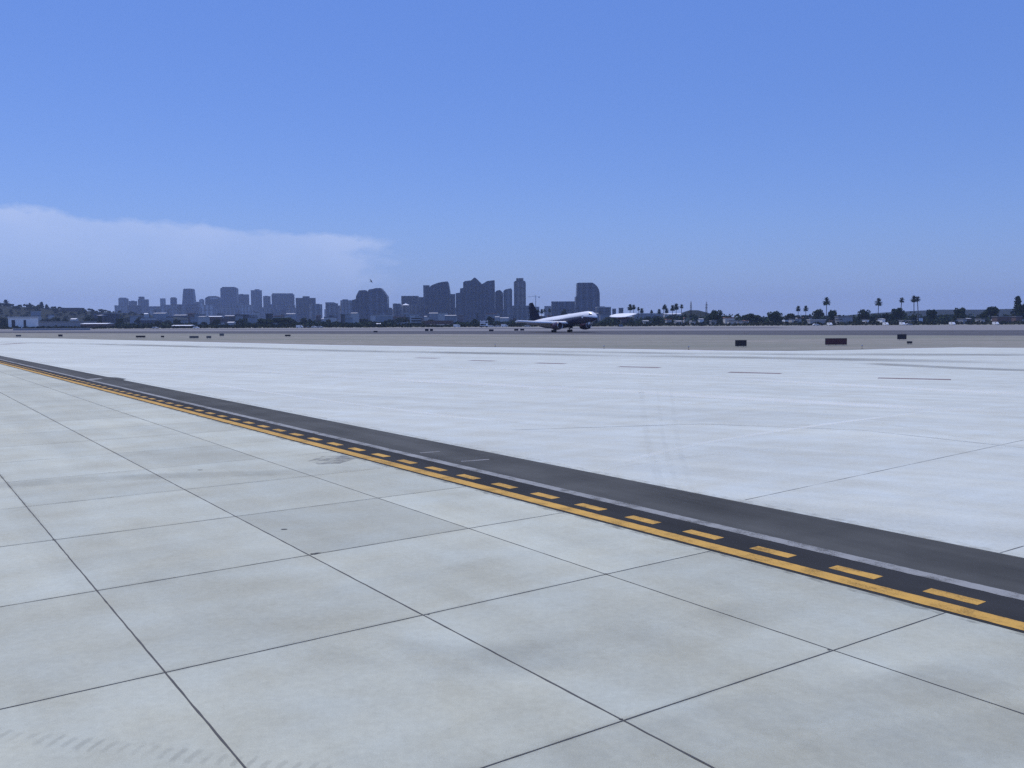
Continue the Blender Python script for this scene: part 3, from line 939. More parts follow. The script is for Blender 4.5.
def tower(name, x0, x1, top, Y, fac, label, crown=(), cat='tower', rot=GRID, ratio=.7, base=0.0, podium=None, roof='roof_grey', group=None):
    """rectangular tower filling pixel columns x0..x1; crown = list of (fx0, fx1, ytop) blocks above, fractions of the width"""
    if x1 < 312 and cat == 'tower': Y = Y * 1.3
    a, c = at(x0, top, Y), at(x1, top, Y)
    W = c.x - a.x; Hh = (a.z + c.z) / 2
    w = W / (math.cos(rot) + ratio * math.sin(abs(rot))); d = w * ratio
    root = empty(name, ((a.x + c.x) / 2, Y + d / 2, 0), rot, label, cat, group)
    b = MB(); b.box((-w / 2, -d / 2, 0), (w / 2, d / 2, Hh)); b.build('wall', FAC[fac], root)
    b = MB()
    for s in ((-w / 2 - .2, -d / 2 - .2, w / 2 + .2, -d / 2 + .5), (-w / 2 - .2, d / 2 - .5, w / 2 + .2, d / 2 + .2), (-w / 2 - .2, -d / 2 + .5, -w / 2 + .5, d / 2 - .5), (w / 2 - .5, -d / 2 + .5, w / 2 + .2, d / 2 - .5)):
        b.box((s[0], s[1], Hh - .6), (s[2], s[3], Hh + 1.1))
    b.build('parapet', M[roof], root)
    for f0, f1, yt in crown:
        z1 = at((x0 + x1) / 2, yt, Y).z
        b = MB(); b.box((-w / 2 + w * f0 + .6, -d / 2 + 1.2, Hh + .02), (-w / 2 + w * f1 - .6, d / 2 - 1.2, z1)); b.build('penthouse', FAC[fac], root)
    if podium:
        p0, p1, py = podium
        A, C = at(p0, py, Y), at(p1, py, Y)
        b = MB(); b.box((A.x - root.location.x, -d / 2 - 14, 0), (C.x - root.location.x, -d / 2 - 1, A.z)); o = b.build('podium', FAC[fac], root)
        o.rotation_euler = (0, 0, -rot)
    return root

def shaped(name, prof, Y, fac, label, depth=32, cat='tower', rot=0.0, extra=None):
    """tower whose roofline has its own shape: prof = (px,py) from left to right along the top"""
    if prof[-1][0] < 312: Y = Y * 1.3
    P = [at(px, py, Y) for px, py in prof]
    cx = (P[0].x + P[-1].x) / 2
    root = empty(name, (cx, Y, 0), rot, label, cat)
    poly = [(P[0].x - cx, 0)] + [(p.x - cx, p.z) for p in P] + [(P[-1].x - cx, 0)]
    poly = [(x / math.cos(rot), z) for x, z in poly]
    b = MB(); b.prism(list(poly), 0, depth); b.build('wall', FAC[fac], root)
    if extra:
        for (x0, x1, y0, y1, part, m, proud) in extra:
            A, C = at(x0, y0, Y), at(x1, y1, Y)
            b = MB(); b.box((A.x - cx, -proud, C.z), (C.x - cx, depth * .5, A.z)); b.build(part, m, root)
    return root

tower('office_tower', 117, 127.2, 298.6, 3200, 'pale', 'leftmost skyline block, pale and flat-topped, beside the hill', [(.1, .8, 297.6)])
tower('office_tower', 127.6, 136.2, 301.3, 3250, 'grey', 'squat grey block between the leftmost pale block and the stepped block', [(.3, .7, 300.6)])
tower('office_tower', 136.4, 147.6, 299.6, 3200, 'grey', 'stepped block with a raised roof room and a wider base, at left of skyline', [(.05, .6, 296.6)], podium=(136.5, 152, 307.6))
tower('office_tower', 159.2, 165, 298.6, 3500, 'pale', 'thin pale tower standing alone left of the thin dark tower')
tower('office_tower', 169.2, 176.3, 298.2, 3300, 'navy', 'thin dark tower with rounded top left of the tapering tower', [(.1, .9, 297.3)])
tower('apartment_block', 153, 160, 309.4, 3000, 'grey', 'low grey block left of the foot of the thin pale tower', cat='building')
tower('apartment_block', 166, 169, 309, 3100, 'tan', 'low narrow block between the feet of the thin pale and thin dark towers', cat='building')
tower('apartment_block', 176.4, 182, 304.6, 3300, 'grey', 'low grey block between the thin dark tower and the tapering tower', cat='building')
shaped('office_tower', [(182, 306), (182.6, 296), (183.2, 289.2), (184, 288.6), (191.6, 288.6), (192.4, 289.4), (193.4, 297), (194.2, 306)], 3300, 'navy', 'tapering tower, tallest of the left end of the skyline', extra=[(187.5, 194, 305, 306.6, 'roof_deck', M['roof_grey'], .5)])
tower('office_tower', 194, 198.6, 302, 3350, 'dark', 'low dark block right against the tapering tower', rot=0)
tower('apartment_tower', 198.4, 204, 299.8, 3300, 'pale', 'narrow pale block with small roof room between tapering tower and hip-roofed block', [(.2, .8, 298.9)])
shaped('office_tower', [(205, 298.2), (206.5, 297.2), (208.5, 296.2), (215.5, 296), (219, 297.4), (219.6, 299)], 3100, 'grey', 'hip-roofed block with pale crown band left of the chamfer-topped tower', extra=[(210, 218, 297.6, 299, 'crown_band', M['stucco'], .5)])
shaped('office_tower', [(220.2, 288.4), (222.4, 287.4), (224, 287), (233.4, 286.9), (235.2, 287.6), (236.4, 288.6)], 3400, 'navy', 'broad dark tower with chamfered top corners, highest in the left half of the skyline', extra=[(222, 234, 286.9, 287.3, 'parapet', M['roof_dark'], .5)])
tower('office_tower', 236.6, 248.6, 294.6, 3500, 'dark', 'dark flat block attached right of the chamfer-topped tower', [(.1, .5, 294)])
tower('office_tower', 249, 261.4, 290.4, 3450, 'grey', 'grey flat-topped tower with a thin cap, right of the dark flat block', [(.35, .8, 289.2)])
tower('office_tower', 262, 270.2, 296.4, 3400, 'tan', 'low tan block between the thin-capped tower and the wide striped block', [(.2, .7, 295.8)])
tower('office_tower', 270, 293.6, 294.6, 3300, 'navy', 'wide block with a setback roof storey in the left half of skyline', [(.02, .95, 293.3)], ratio=.4)
tower('office_tower', 294.4, 315, 298.2, 3300, 'dark', 'wide dark block with a raised centre, right of the setback block', [(.35, .7, 296.2)], ratio=.4)
tower('office_tower', 308, 321.8, 304.6, 2900, 'grey', 'lower grey block in front of the right end of the raised-centre block', [(.2, .8, 303.8)])
tower('office_tower', 324, 337.6, 303.6, 3000, 'grey', 'low grey block in the gap at the middle of the left skyline', [(.3, .85, 302.9)])
tower('apartment_tower', 339, 352.4, 300.6, 3000, 'pale', 'pale stepped block just left of the twin-topped dark towers', [(.15, .62, 299.3)])
shaped('hotel_tower', [(352, 300), (355.8, 299), (356, 296), (359, 290.4), (364.8, 290), (365.6, 291.2), (368, 291.4)], 2500, 'navy', 'left tower of the dark twin-topped pair, with a cut-off left corner', 40)
shaped('hotel_tower', [(368.1, 290.4), (369, 289.4), (374, 288.6), (375.5, 288), (380.4, 288), (383, 291), (386.8, 296.4), (387, 300)], 2480, 'navy', 'right tower of the dark twin-topped pair, its roof sloping off to the right', 40)
tower('apartment_block', 387.5, 392, 308, 2700, 'grey', 'low grey block at the right foot of the dark twin-topped pair', cat='building')
tower('apartment_block', 392.2, 400.6, 304, 2600, 'grey', 'low grey block left of the flat slab building with the white tent roof', [(.1, .5, 303.4)], cat='building')
tower('office_tower', 401.2, 418, 296.2, 2900, 'dark', 'dark slab with a perfectly flat roof between the twin towers and the curved-top tower', rot=0, ratio=.4)
tower('apartment_block', 400.8, 420, 305.4, 2500, 'tan', 'low tan block in front of the dark flat slab', cat='building', ratio=.4, rot=0)
tower('office_tower', 418.2, 423.4, 297.4, 2700, 'dark', 'thin low block left against the curved-top tower', rot=0)
tower('office_tower', 423.2, 429.2, 285.6, 2550, 'navy', 'narrow tower forming the left shoulder of the curved-top tower', rot=0)
shaped('apartment_tower', [(429.2, 287.6), (431, 285.6), (434, 284.2), (438, 282.8), (442, 281.9), (447.4, 281.4), (448.2, 283), (449.8, 292)], 2520, 'navy', 'dark tower whose roof curves up to the right, middle of the skyline', 36)
tower('apartment_tower', 449.8, 455, 294.4, 2600, 'navy', 'low narrow block at the right side of the curved-top tower', rot=0)
shaped('apartment_tower', [(455.6, 293.2), (459.9, 292.6), (460.1, 288.4), (463, 288)], 2400, 'navy', 'stepped low wing left of the peaked tower', 30)
shaped('apartment_tower', [(463.1, 282.4), (465, 281), (471, 280.4), (474.4, 277.4), (476, 278.2), (481.3, 283.4)], 2400, 'navy', 'dark tower with a pointed peak, right of the curved-top tower', 34)
shaped('apartment_tower', [(481.6, 284.2), (484, 283), (487, 281), (494.4, 280.2), (494.6, 284)], 2430, 'navy', 'dark tower with a sloping top leaning to the peaked tower', 34)
shaped('apartment_tower', [(495, 292.2), (497, 290.4), (500, 290), (502, 291.6), (503, 293)], 2500, 'navy', 'lower tower with a rounded top between the sloping-top and the arched-top towers', 30)
shaped('apartment_tower', [(503.3, 291), (505.4, 289.4), (508, 288.8), (511, 288.2), (512.2, 290)], 2480, 'grey', 'arched-top tower just left of the tall capped tower', 30)
shaped('office_tower', [(513.8, 282), (515.4, 280.8), (516.2, 280.7), (516.3, 278.2), (523.4, 278), (523.5, 280.6), (525, 281), (525.8, 283)], 2700, 'tan', 'tall narrow tower with a smaller cap, right end of the dense skyline', 34)
tower('apartment_block', 512, 529, 306, 2300, 'grey', 'low grey block at the foot of the tall capped tower, left of the jet tail', cat='building', rot=0, ratio=.5)
tower('hotel_block', 551.6, 574.8, 301.8, 2300, 'navy', 'wide low box-shaped block behind the jet, left of the round-shouldered tower', rot=0, ratio=.4, cat='building')
shaped('hotel_tower', [(575.6, 297), (575.8, 296.4), (576.9, 296), (577.2, 283), (578, 282.7), (592.6, 282.6), (595, 284.2), (597.4, 286.6), (599, 289.6), (599.8, 293.5)], 2300, 'navy', 'large isolated tower with a rounded right shoulder above the jet nose', 40)
tower('terminal_building', 596.5, 611, 307.4, 1900, 'grey', 'low building with pale roof edge right of the round-shouldered tower', [(.05, .6, 306.4)], cat='building', rot=0, roof='stucco')
tower('apartment_block', 612.5, 616, 309, 2300, 'grey', 'tiny far block right of the pale-edged low building', cat='building', rot=0)
tower('apartment_block', 619, 623.4, 308.2, 2300, 'grey', 'tiny far block standing above the white swooping canopy', cat='building', rot=0)

# ------------------------------------------------------------------ low buildings
def low(name, x0, x1, top, Y, wall, roof, label, gable=False, depth=None, slots=(), group=None, roofpx=.8):
    a, c = at(x0, top, Y), at(x1, top, Y)
    w = c.x - a.x; Hh = (a.z + c.z) / 2
    d = depth or max(8, min(30, w * .6))
    root = empty(name, ((a.x + c.x) / 2, Y, 0), 0, label, 'building', group)
    rh = min(roofpx * Y / F_PX, Hh * .35)
    b = MB(); b.box((-w / 2 + .3, 0, 0), (w / 2 - .3, d, Hh - rh)); b.build('wall', M[wall], root)
    b = MB()
    if gable:
        b.prism([(-w / 2, Hh - rh), (w / 2, Hh - rh), (w / 2 * .55, Hh), (-w / 2 * .55, Hh)], -.5, d + .5)
    elif roof in ('roof_white', 'roof_pale'):
        z0, z1 = Hh - rh, Hh
        b.loft([[(x, -.5, z0), (x, -.5, z0 + .15), (x, d * .6, z1), (x, d + .5, z0 + .15), (x, d + .5, z0)] for x in (w / 2, -w / 2)], sm=False)
    else:
        b.box((-w / 2, -.4, Hh - rh), (w / 2, d + .4, Hh))
    b.build('roof', M[roof], root)
    for s0, s1, st in slots:
        A, C = at(s0, st, Y), at(s1, st, Y)
        cx = root.location.x
        b = MB(); b.box((A.x - cx, -.12, .05), (C.x - cx, .1, A.z)); b.build('door', M['dark_metal'], root)
    return root

low('hangar', 7.6, 31, 316.6, 760, 'hall_white', 'stucco', 'pale boxy hangar with dark door slots at the left edge', slots=((11.5, 15, 320), (23.5, 26, 320)), roofpx=1.4)
low('storage_building', 33, 83, 321.2, 800, 'stucco_grey', 'roof_grey', 'long low grey building stretching right of the pale hangar')
low('open_shed', 80, 107, 323.1, 740, 'stucco_brown', 'roof_white', 'long shed with a thin white roof right of the long grey building', roofpx=.9)
low('warehouse', 171, 191, 325.0, 700, 'roof_dark', 'roof_white', 'low dark building with a bright white roof under the tapering tower', roofpx=.9)
low('warehouse', 171, 185, 319.6, 1100, 'stucco_grey', 'roof_grey', 'grey block behind the low bright-roofed building')
low('warehouse', 190, 206, 317, 1300, 'stucco_grey', 'roof_grey', 'grey building below the narrow pale block of the skyline', roofpx=1.4)
low('warehouse', 206.5, 221, 316.0, 1200, 'stucco_brown', 'roof_white', 'building with a pale flat roof at the foot of the hip-roofed block')
low('office_building', 216, 222.5, 321.8, 1000, 'stucco', 'roof_grey', 'small pale building right of the grey buildings, before the pale flat roof')
low('office_building', 227, 233.6, 321.8, 900, 'stucco', 'roof_white', 'bright white little building below the chamfer-topped tower')
low('office_building', 138, 158, 319.6, 1400, 'roof_dark', 'stucco_grey', 'dark low building with a pale roof edge below the stepped block')
low('house', 143.6, 147.4, 313.2, 1700, 'stucco', 'roof_white', 'tiny bright white house before the stepped block at left')
low('house', 254, 258, 311.8, 1700, 'stucco', 'roof_grey', 'tiny pale house before the thin-capped tower')
low('house', 243.5, 251, 315.0, 1500, 'stucco_grey', 'roof_grey', 'grey low house left of the big dark leafy tree')
low('house', 281, 287.5, 314.6, 1400, 'stucco', 'roof_grey', 'pale roof just above the big dark leafy tree')
low('office_building', 376, 392, 315.4, 1300, 'stucco_grey', 'stucco', 'greyish building with pale roof edge at the foot of the dark twin-topped pair')
low('office_building', 376, 381.4, 323.2, 900, 'stucco_grey', 'roof_white', 'small grey building with white roof in front of the greyish building')
low('office_building', 392, 410, 316.6, 1500, 'stucco_brown', 'roof_clay', 'reddish low building left of the striped parking building')
low('house', 396.6, 401.6, 322.8, 900, 'stucco', 'roof_grey', 'small pale house before the reddish low building')
pk = low('parking_building', 411, 421, 317, 1000, 'roof_dark', 'stucco', 'stacked open parking building with pale deck edges left of the dark red hangar')
for yy in (319.6, 322.2, 324.8):
    A, C = at(411, yy, 1000), at(421, yy - .05, 1000)
    b = MB(); b.box((A.x - pk.location.x, -.5, A.z - .45), (C.x - pk.location.x, .35, A.z + .45)); b.build('deck_edge', M['stucco'], pk)
low('hangar', 424, 452.5, 320.6, 780, 'stucco_brown', 'stucco_brown', 'dark reddish hangar left of the white stairs truck', roofpx=1.0)
low('storage_shed', 428, 449.5, 324.4, 730, 'stucco_grey', 'stucco', 'long low shed with a pale roof line in front of the dark reddish hangar', depth=6)
low('house', 600, 611, 314.0, 1300, 'stucco_grey', 'roof_grey', 'grey low building between the jet nose and the white swooping canopy')
low('terminal_building', 634, 664, 313.2, 1400, 'stucco_grey', 'stucco', 'long pale building behind the palms right of the white swooping canopy')
low('terminal_building', 664.5, 682, 313.4, 1350, 'stucco', 'roof_white', 'pale building glimpsed between the trunks of the palm cluster')
low('house', 684, 690.5, 317.4, 950, 'stucco', 'roof_clay', 'house with a pinkish roof at the foot of the mound', True)
low('house', 725, 735, 317.2, 735, 'stucco', 'roof_clay', 'house with a flat reddish roof right of the big round-topped tree')
low('house', 729, 737.5, 320.2, 700, 'stucco', 'roof_grey', 'pale-walled small house right in front of the reddish-roofed house')
low('house', 738, 743, 320.6, 705, 'stucco', 'roof_grey', 'narrow pale small house right beside the pale-walled house')
low('house', 711.5, 717, 320.2, 690, 'stucco_grey', 'roof_grey', 'small grey house under the big round-topped tree')
low('house', 691, 696, 320.6, 700, 'stucco', 'roof_grey', 'small pale house right below the mound with masts', True)
low('house', 810, 826, 319.4, 700, 'stucco_grey', 'stucco', 'long low house with a pale roof edge below the tall solitary palm')
low('house', 838, 853, 316.2, 740, 'stucco_grey', 'roof_grey', 'grey low building between the round dark tree and the next rounded bushy tree')
low('house', 997, 1012, 316.2, 700, 'stucco_brown', 'roof_grey', 'dark low building before the conifer at right edge')
low('house', 30.5, 38.5, 311.4, 1640, 'stucco_grey', 'stucco', 'long pale roof upper on the slope of the left hill', group=None)
low('house', 33, 39, 315.2, 1480, 'stucco', 'roof_grey', 'pale house lower on the left hill, behind the hangar end')
low('house', 48, 52, 314.6, 1500, 'stucco', 'roof_grey', 'small bright house on the left hill right of the pale lower house')
low('house', 53.5, 60, 310.8, 1800, 'stucco_grey', 'roof_dark', 'dark flat building on the crest of the left hill')
low('house', 70, 76, 318.4, 1400, 'stucco', 'roof_white', 'bright house at foot of the left hill above the long grey building')
low('apartment_building', 60, 79, 307.8, 1830, 'stucco_brown', 'roof_dark', 'broad dark building with a flat roof on the right shoulder of the left hill')

# generic low roofs filling the quarter before the skyline
gl = 'low city building seen between trees below the skyline'
for k in range(105):
    px = rg.uniform(90, 600); Y = rg.uniform(1000, 2300)
    wpx = rg.choice([2.5, 3.5, 4, 6, 9, 11]) * rg.uniform(.8, 1.2)
    top = 315.4 + rg.uniform(-3.2, 3.6)
    low('city_building', px, px + wpx, top, Y, rg.choice(['stucco_grey', 'stucco_brown', 'stucco_grey', 'roof_dark', 'stucco']), rg.choice(['roof_grey', 'roof_dark', 'roof_grey', 'stucco_grey', 'roof_pale', 'roof_pale', 'roof_clay']), gl, group='low city buildings below the skyline', depth=18)

for k in range(26):
    x0 = 150 + k * 17.2 + rg.uniform(-3, 3); w_ = rg.uniform(9, 19)
    tower('city_block', x0, x0 + w_, rg.uniform(305.5, 311), rg.uniform(3650, 3900), rg.choice(['grey', 'pale', 'navy', 'tan']), 'low far city block showing between the skyline towers', cat='building', rot=0, ratio=.4, group='far city blocks between the skyline towers')

for k in range(16):
    x0 = 116 + k * 14 + rg.uniform(-3, 3); w_ = rg.uniform(7, 15)
    tower('city_block', x0, x0 + w_, rg.uniform(301.5, 308.5), rg.uniform(3700, 4100), rg.choice(['grey', 'pale', 'navy', 'tan', 'dark']), 'low far city block showing between the skyline towers', cat='building', rot=0, ratio=.4, group='far city blocks between the skyline towers')
for k in range(34):
    px = rg.uniform(604, 1020); Y = rg.uniform(705, 900); wpx = rg.uniform(2.5, 7)
    low('house', px, px + wpx, rg.uniform(317.6, 321.6) - (px - 600) * .004, Y, rg.choice(['stucco', 'stucco', 'stucco_grey', 'hall_white', 'stucco_brown']), rg.choice(['roof_pale', 'roof_grey', 'roof_clay', 'roof_dark']), 'small low house half hidden in the tree belt right of the jet', group='small houses in the tree belt right of the jet', depth=9)

# blast wall on the far left
a, c = at(13, 330, 560), at(90, 330, 560)
root = empty('blast_wall', ((a.x + c.x) / 2, 560, 0), 0, 'long low pale wall in front of the hangar at far left', 'wall')
w = c.x - a.x
b = MB(); b.box((-w / 2, 0, 0), (w / 2, .4, 1.1)); b.build('wall_panel', M['stucco_grey'], root)
b = MB(); b.box((-w / 2 - .1, -.1, 1.1), (w / 2 + .1, .5, 1.3)); b.build('coping', M['stucco'], root)

# white tent roof on the skyline and white canopy by the jet
p0, p1, pt = at(402.6, 305.2, 2490), at(410, 305.2, 2490), at(406.4, 303, 2490)
root = empty('tent_roof', ((p0.x + p1.x) / 2, 2478, 0), 0, 'small white peaked tent roof in front of the dark flat slab', 'tent')
b = MB(); w = (p1.x - p0.x) / 2
b.loft([[(-w, -8, p0.z), (w, -8, p0.z), (w, 8, p0.z), (-w, 8, p0.z)], [(-w * .3, -2, p0.z + (pt.z - p0.z) * .5), (w * .3, -2, p0.z + (pt.z - p0.z) * .5), (w * .3, 2, p0.z + (pt.z - p0.z) * .5), (-w * .3, 2, p0.z + (pt.z - p0.z) * .5)], [(-.2, -.2, pt.z), (.2, -.2, pt.z), (.2, .2, pt.z), (-.2, .2, pt.z)]], sm=False)
b.build('fabric', M['roof_white'], root)
b = MB()
for sx in (-1, 1):
    for sy in (-1, 1): b.tube([(sx * w * .92, sy * 7.5, 0), (sx * w * .92, sy * 7.5, p0.z)], .4, 6)
b.build('pole', M['metal'], root)

CY = 640
prof = [(610.6, 316.6), (612.5, 315.3), (616, 314.3), (620, 313.7), (625, 313.4), (629, 313.2), (634.5, 313.3), (635.2, 313.6), (630, 315.0), (626, 316.2), (621, 317.0), (615, 317.2)]
cx = at(622, 316, CY).x
root = empty('swooping_canopy', (cx, CY, 0), 0, 'white swooping roof canopy on a slim mast, right of the jet nose', 'canopy')
b = MB(); rings = []
for px, yb, yf in ((610.8, 316.2, 316.9), (612.5, 315.2, 317.0), (616, 314.2, 317.1), (620, 313.6, 317.0), (624, 313.3, 316.6), (628, 313.2, 315.7), (632, 313.1, 314.6), (635.2, 313.2, 313.7)):
    zb, zf = at(px, yb, CY + 9).z, at(px, yf, CY - 9).z
    x = (px - 622) / F_PX * CY
    rings.append([(x, -9, zf - .25), (x, -9, zf), (x, 0, zf + (zb - zf) * .62), (x, 9, zb), (x, 9, zb - .3)])
b.loft(list(reversed(rings)), sm=False); b.build('roof', M['roof_white'], root)
b = MB()
pz = at(621, 316, CY).z; mx = at(621, 317, CY).x - cx
b.tube([(mx, 0, 0), (mx, 0, pz)], .35, 8); b.tube([(mx, 0, pz * .55), (mx + 3, 0, pz + .3)], .16, 6); b.tube([(mx, 0, pz * .55), (mx - 3, 0, pz + .2)], .16, 6)
b.build('mast', M['metal'], root)
b = MB(); A, C = at(617, 317.4, CY), at(629, 318.8, CY)
b.box((A.x - cx, -6.4, C.z), (C.x - cx, 6.4, A.z)); b.build('soffit_beam', M['sign_red'], root)
b = MB(); b.box((mx - 1.3, -1, 0), (mx + 1.3, 1, 1.6)); b.build('plinth', M['stucco_grey'], root)

# crane and masts
p = at(535.6, 295, 2300)
root = empty('tower_crane', (p.x, 2300, 0), 0, 'pale tower crane above the tail of the jet', 'crane')
b = MB()
for sx in (-1, 1):
    for sy in (-1, 1): b.box((sx * .9 - .22, sy * .9 - .22, 0), (sx * .9 + .22, sy * .9 + .22, p.z))
z = 0
while z < p.z - 3:
    b.tube([(-.9, -.9, z), (.9, -.9, z + 3)], .14, 4); b.tube([(.9, .9, z), (-.9, .9, z + 3)], .14, 4); z += 3
b.build('mast', M['metal'], root)
jz = at(535.6, 296.6, 2300).z
jl, jr = at(527.8, 296.4, 2300).x - p.x, at(539.8, 296.4, 2300).x - p.x
b = MB(); b.box((jl, -.7, jz - .4), (0, -.3, jz + .1)); b.box((jl, .3, jz - .4), (0, .7, jz + .1)); b.tube([(jl, 0, jz), (jl * .4, 0, jz + 1.2), (0, 0, jz + 1.4)], .2, 4); b.build('jib', M['metal'], root)
b = MB(); b.box((.05, -.7, jz - .4), (jr, .7, jz + .1)); b.build('counter_jib', M['metal'], root)
b = MB(); b.box((jr - 3.5, -1, jz - 3), (jr - .5, 1, jz - .45)); b.build('counterweight', M['stucco_grey'], root)
b = MB(); b.box((-1.2, -2.4, jz - 3), (1.2, -1.15, jz - .6)); b.build('cab', M['white'], root)

def lattice(px, top, Y, label, wide=False):
    p = at(px, top, Y)
    root = empty('radio_mast', (p.x, Y, 0), 0, label, 'mast')
    b = MB()
    w0, w1 = (1.1, .35)
    for sx in (-1, 1):
        for sy in (-1, 1): b.tube([(sx * w0, sy * w0, 0), (sx * w1, sy * w1, p.z)], [.22, .14], 4)
    z = 0
    while z < p.z - 2:
        f = z / p.z; w = w0 * (1 - f) + w1 * f
        b.tube([(-w, -w, z), (w, -w, z + 2)], .09, 4); b.tube([(w, w, z), (-w, w, z + 2)], .09, 4); z += 2
    b.build('frame', M['dark_metal'], root)
    for fz, ww in (((.86, 1.6), (.74, 1.3)) if wide else ((.8, 1.0), (.5, 1.2))):
        b = MB(); b.box((-ww, -.15, p.z * fz), (ww, .15, p.z * fz + .35)); b.build('cross_arm', M['dark_metal'], root)
    b = MB(); b.tube([(0, 0, p.z - .3), (0, 0, p.z + 1.0)], .1, 5); b.build('antenna', M['dark_metal'], root)
lattice(691, 301.6, 900, 'dark thin radio mast on the left, rising over the brown mound')
lattice(706.5, 302, 940, 'thin paler mast with cross arms right of the mound', True)

# ------------------------------------------------------------------ vehicles
def wheel_mb(x, y, r, w):
    b = MB()
    rings = []
    for dx, rr in ((-w / 2, r * .86), (-w / 2 + .03, r), (w / 2 - .03, r), (w / 2, r * .86)):
        rings.append([(x + dx, y + math.cos(2 * math.pi * k / 14) * rr, r + math.sin(2 * math.pi * k / 14) * rr) for k in range(14)])
    b.loft(rings)
    return b

def make_car(van=False, mat='white'):
    root = empty('parked_van' if van else 'parked_car', (0, 0, -500))
    L, W, Hh = (5.0, 1.9, 2.1) if van else (4.5, 1.8, 1.45)
    if van:
        sec = [(-L / 2, .35), (-L / 2, 1.9), (-L / 2 + .15, Hh), (L / 2 - 1.3, Hh), (L / 2 - .5, 1.15), (L / 2, 1.0), (L / 2, .35)]
        win = [(L / 2 - 1.9, 1.2), (L / 2 - 1.9, 1.85), (L / 2 - 1.25, 1.85), (L / 2 - .75, 1.2)]
    else:
        sec = [(-L / 2, .3), (-L / 2, .85), (-L / 2 + .5, .92), (-L / 2 + 1.0, Hh), (L / 2 - 1.9, Hh), (L / 2 - 1.1, .92), (L / 2 - .1, .8), (L / 2, .3)]
        win = [(-L / 2 + .95, .95), (-L / 2 + 1.2, 1.36), (L / 2 - 1.95, 1.36), (L / 2 - 1.35, .95)]
    # built along x (side on to the airfield)
    b = MB(); b.prism(sec, -W / 2, W / 2); b.build('body', M[mat], root, .06)
    for s in (-1, 1):
        b = MB(); y = s * (W / 2 + .012)
        b.prism(win, min(y, y - s * .03), max(y, y - s * .03)); b.build('window', M['glass'], root)
    for sx in (-1, 1):
        for s in (-1, 1):
            b = MB(); rings = []
            for dy, rr in ((-.1, .28), (-.08, .32), (.08, .32), (.1, .28)):
                rings.append([(sx * L * .3 + math.cos(2 * math.pi * k / 14) * rr, s * (W / 2 - .08) + dy, .32 + math.sin(2 * math.pi * k / 14) * rr) for k in range(14)])
            b.loft(rings); b.build('wheel', M['tyre'], root)
    return root
CARS = {}
def car(px, Y, label, van=False, mat='white', rz=0.0, group=None):
    key = (van, mat)
    if key not in CARS:
        CARS[key] = make_car(van, mat); o = CARS[key]
    else:
        o = copy_tree(CARS[key])
    xx = at(px, 320, Y).x
    Y = Y - beyond(xx, Y) + 8 + (int(px * 7) % 5) * 2.2
    o.location = (at(px, 320, Y).x, Y, .0); o.rotation_euler = (0, 0, rz)
    return tag(o, label, 'van' if van else 'car', group)
VG = 'vehicles parked along the far side of the airfield'
car(885.8, 690, 'white van glinting below the small dark tree between two bushy trees at right', True, rz=-1.45, group=VG)
car(902.5, 640, 'white van nearest the runway, left of the close pair of tall palms', True, rz=-1.45, group=VG)
car(909, 655, 'silver car right of the white van nearest the runway', mat='car_silver', group=VG)
car(952.3, 690, 'white van left below the rounded dark tree at right', True, rz=-1.45, group=VG)
car(995.8, 690, 'white van below the wide flat-topped tree near the right edge', True, rz=-1.45, group=VG)
car(816, 650, 'white car below the pale-topped open tree', group=VG)
car(829.8, 650, 'white van below the tall solitary palm', True, rz=-1.45, group=VG)
car(456.8, 690, 'white van right of the dark reddish hangar', True, group=VG)
car(491, 660, 'white car beside the stairs truck, on its right', group=VG)
car(504.5, 670, 'white van left of the jet wing tip, alone', True, group=VG)
car(498, 672, 'silver car between two white vehicles left of the jet wing tip', mat='car_silver', group=VG)
car(527.5, 668, 'long silver car under the jet wing tip', mat='car_silver', group=VG)
car(314, 640, 'white car right of the big dark leafy tree', group=VG)
car(320, 642, 'silver car second to the right of the big dark leafy tree', mat='car_silver', group=VG)
car(306.6, 636, 'dark car right at the foot of the big dark leafy tree', mat='car_dark', group=VG)
car(299.5, 640, 'white van at the right foot of the big dark leafy tree', True, group=VG)
car(196, 640, 'white car below the narrow pale block, far left', group=VG)
car(155, 640, 'silver car below the stepped block, far left', mat='car_silver', group=VG)

# stairs truck
root = empty('stairs_truck', (at(484, 326, 620).x, 620, 0), 0, 'tall white airport stairs truck on the far side of the runway, left of the jet', 'truck')
b = MB(); b.box((-2.8, -1.1, .6), (2.8, 1.1, 1.0)); b.build('chassis', M['dark_metal'], root)
b = MB(); b.prism([(1.3, 1.02), (2.9, 1.02), (2.9, 1.6), (2.4, 2.4), (1.3, 2.4)], -1.05, 1.05); b.build('cab', M['white'], root, .05)
b = MB(); b.box((-2.8, -1.1, 2.6), (2.7, 1.1, 3.0)); b.box((-2.8, -1.1, 4.1), (2.7, 1.1, 4.5)); b.box((-2.8, -1.1, 1.1), (1.2, 1.1, 1.4))
for x in (-2.7, 0, 2.5):
    for y in (-1.0, .9): b.box((x, y, 1.4), (x + .15, y + .1, 5.0))
b.build('platform', M['white'], root)
b = MB(); b.box((-2.6, -.9, 3.02), (1.0, .9, 4.08)); b.build('cargo_box', M['car_silver'], root)
for sx in (-1.8, 1.9):
    for sy in (-1, 1):
        b = MB(); rings = []
        for dy, rr in ((-.15, .45), (-.12, .5), (.12, .5), (.15, .45)):
            rings.append([(sx + math.cos(2 * math.pi * k / 14) * rr, sy * .95 + dy, .5 + math.sin(2 * math.pi * k / 14) * rr) for k in range(14)])
        b.loft(rings); b.build('wheel', M['tyre'], root)

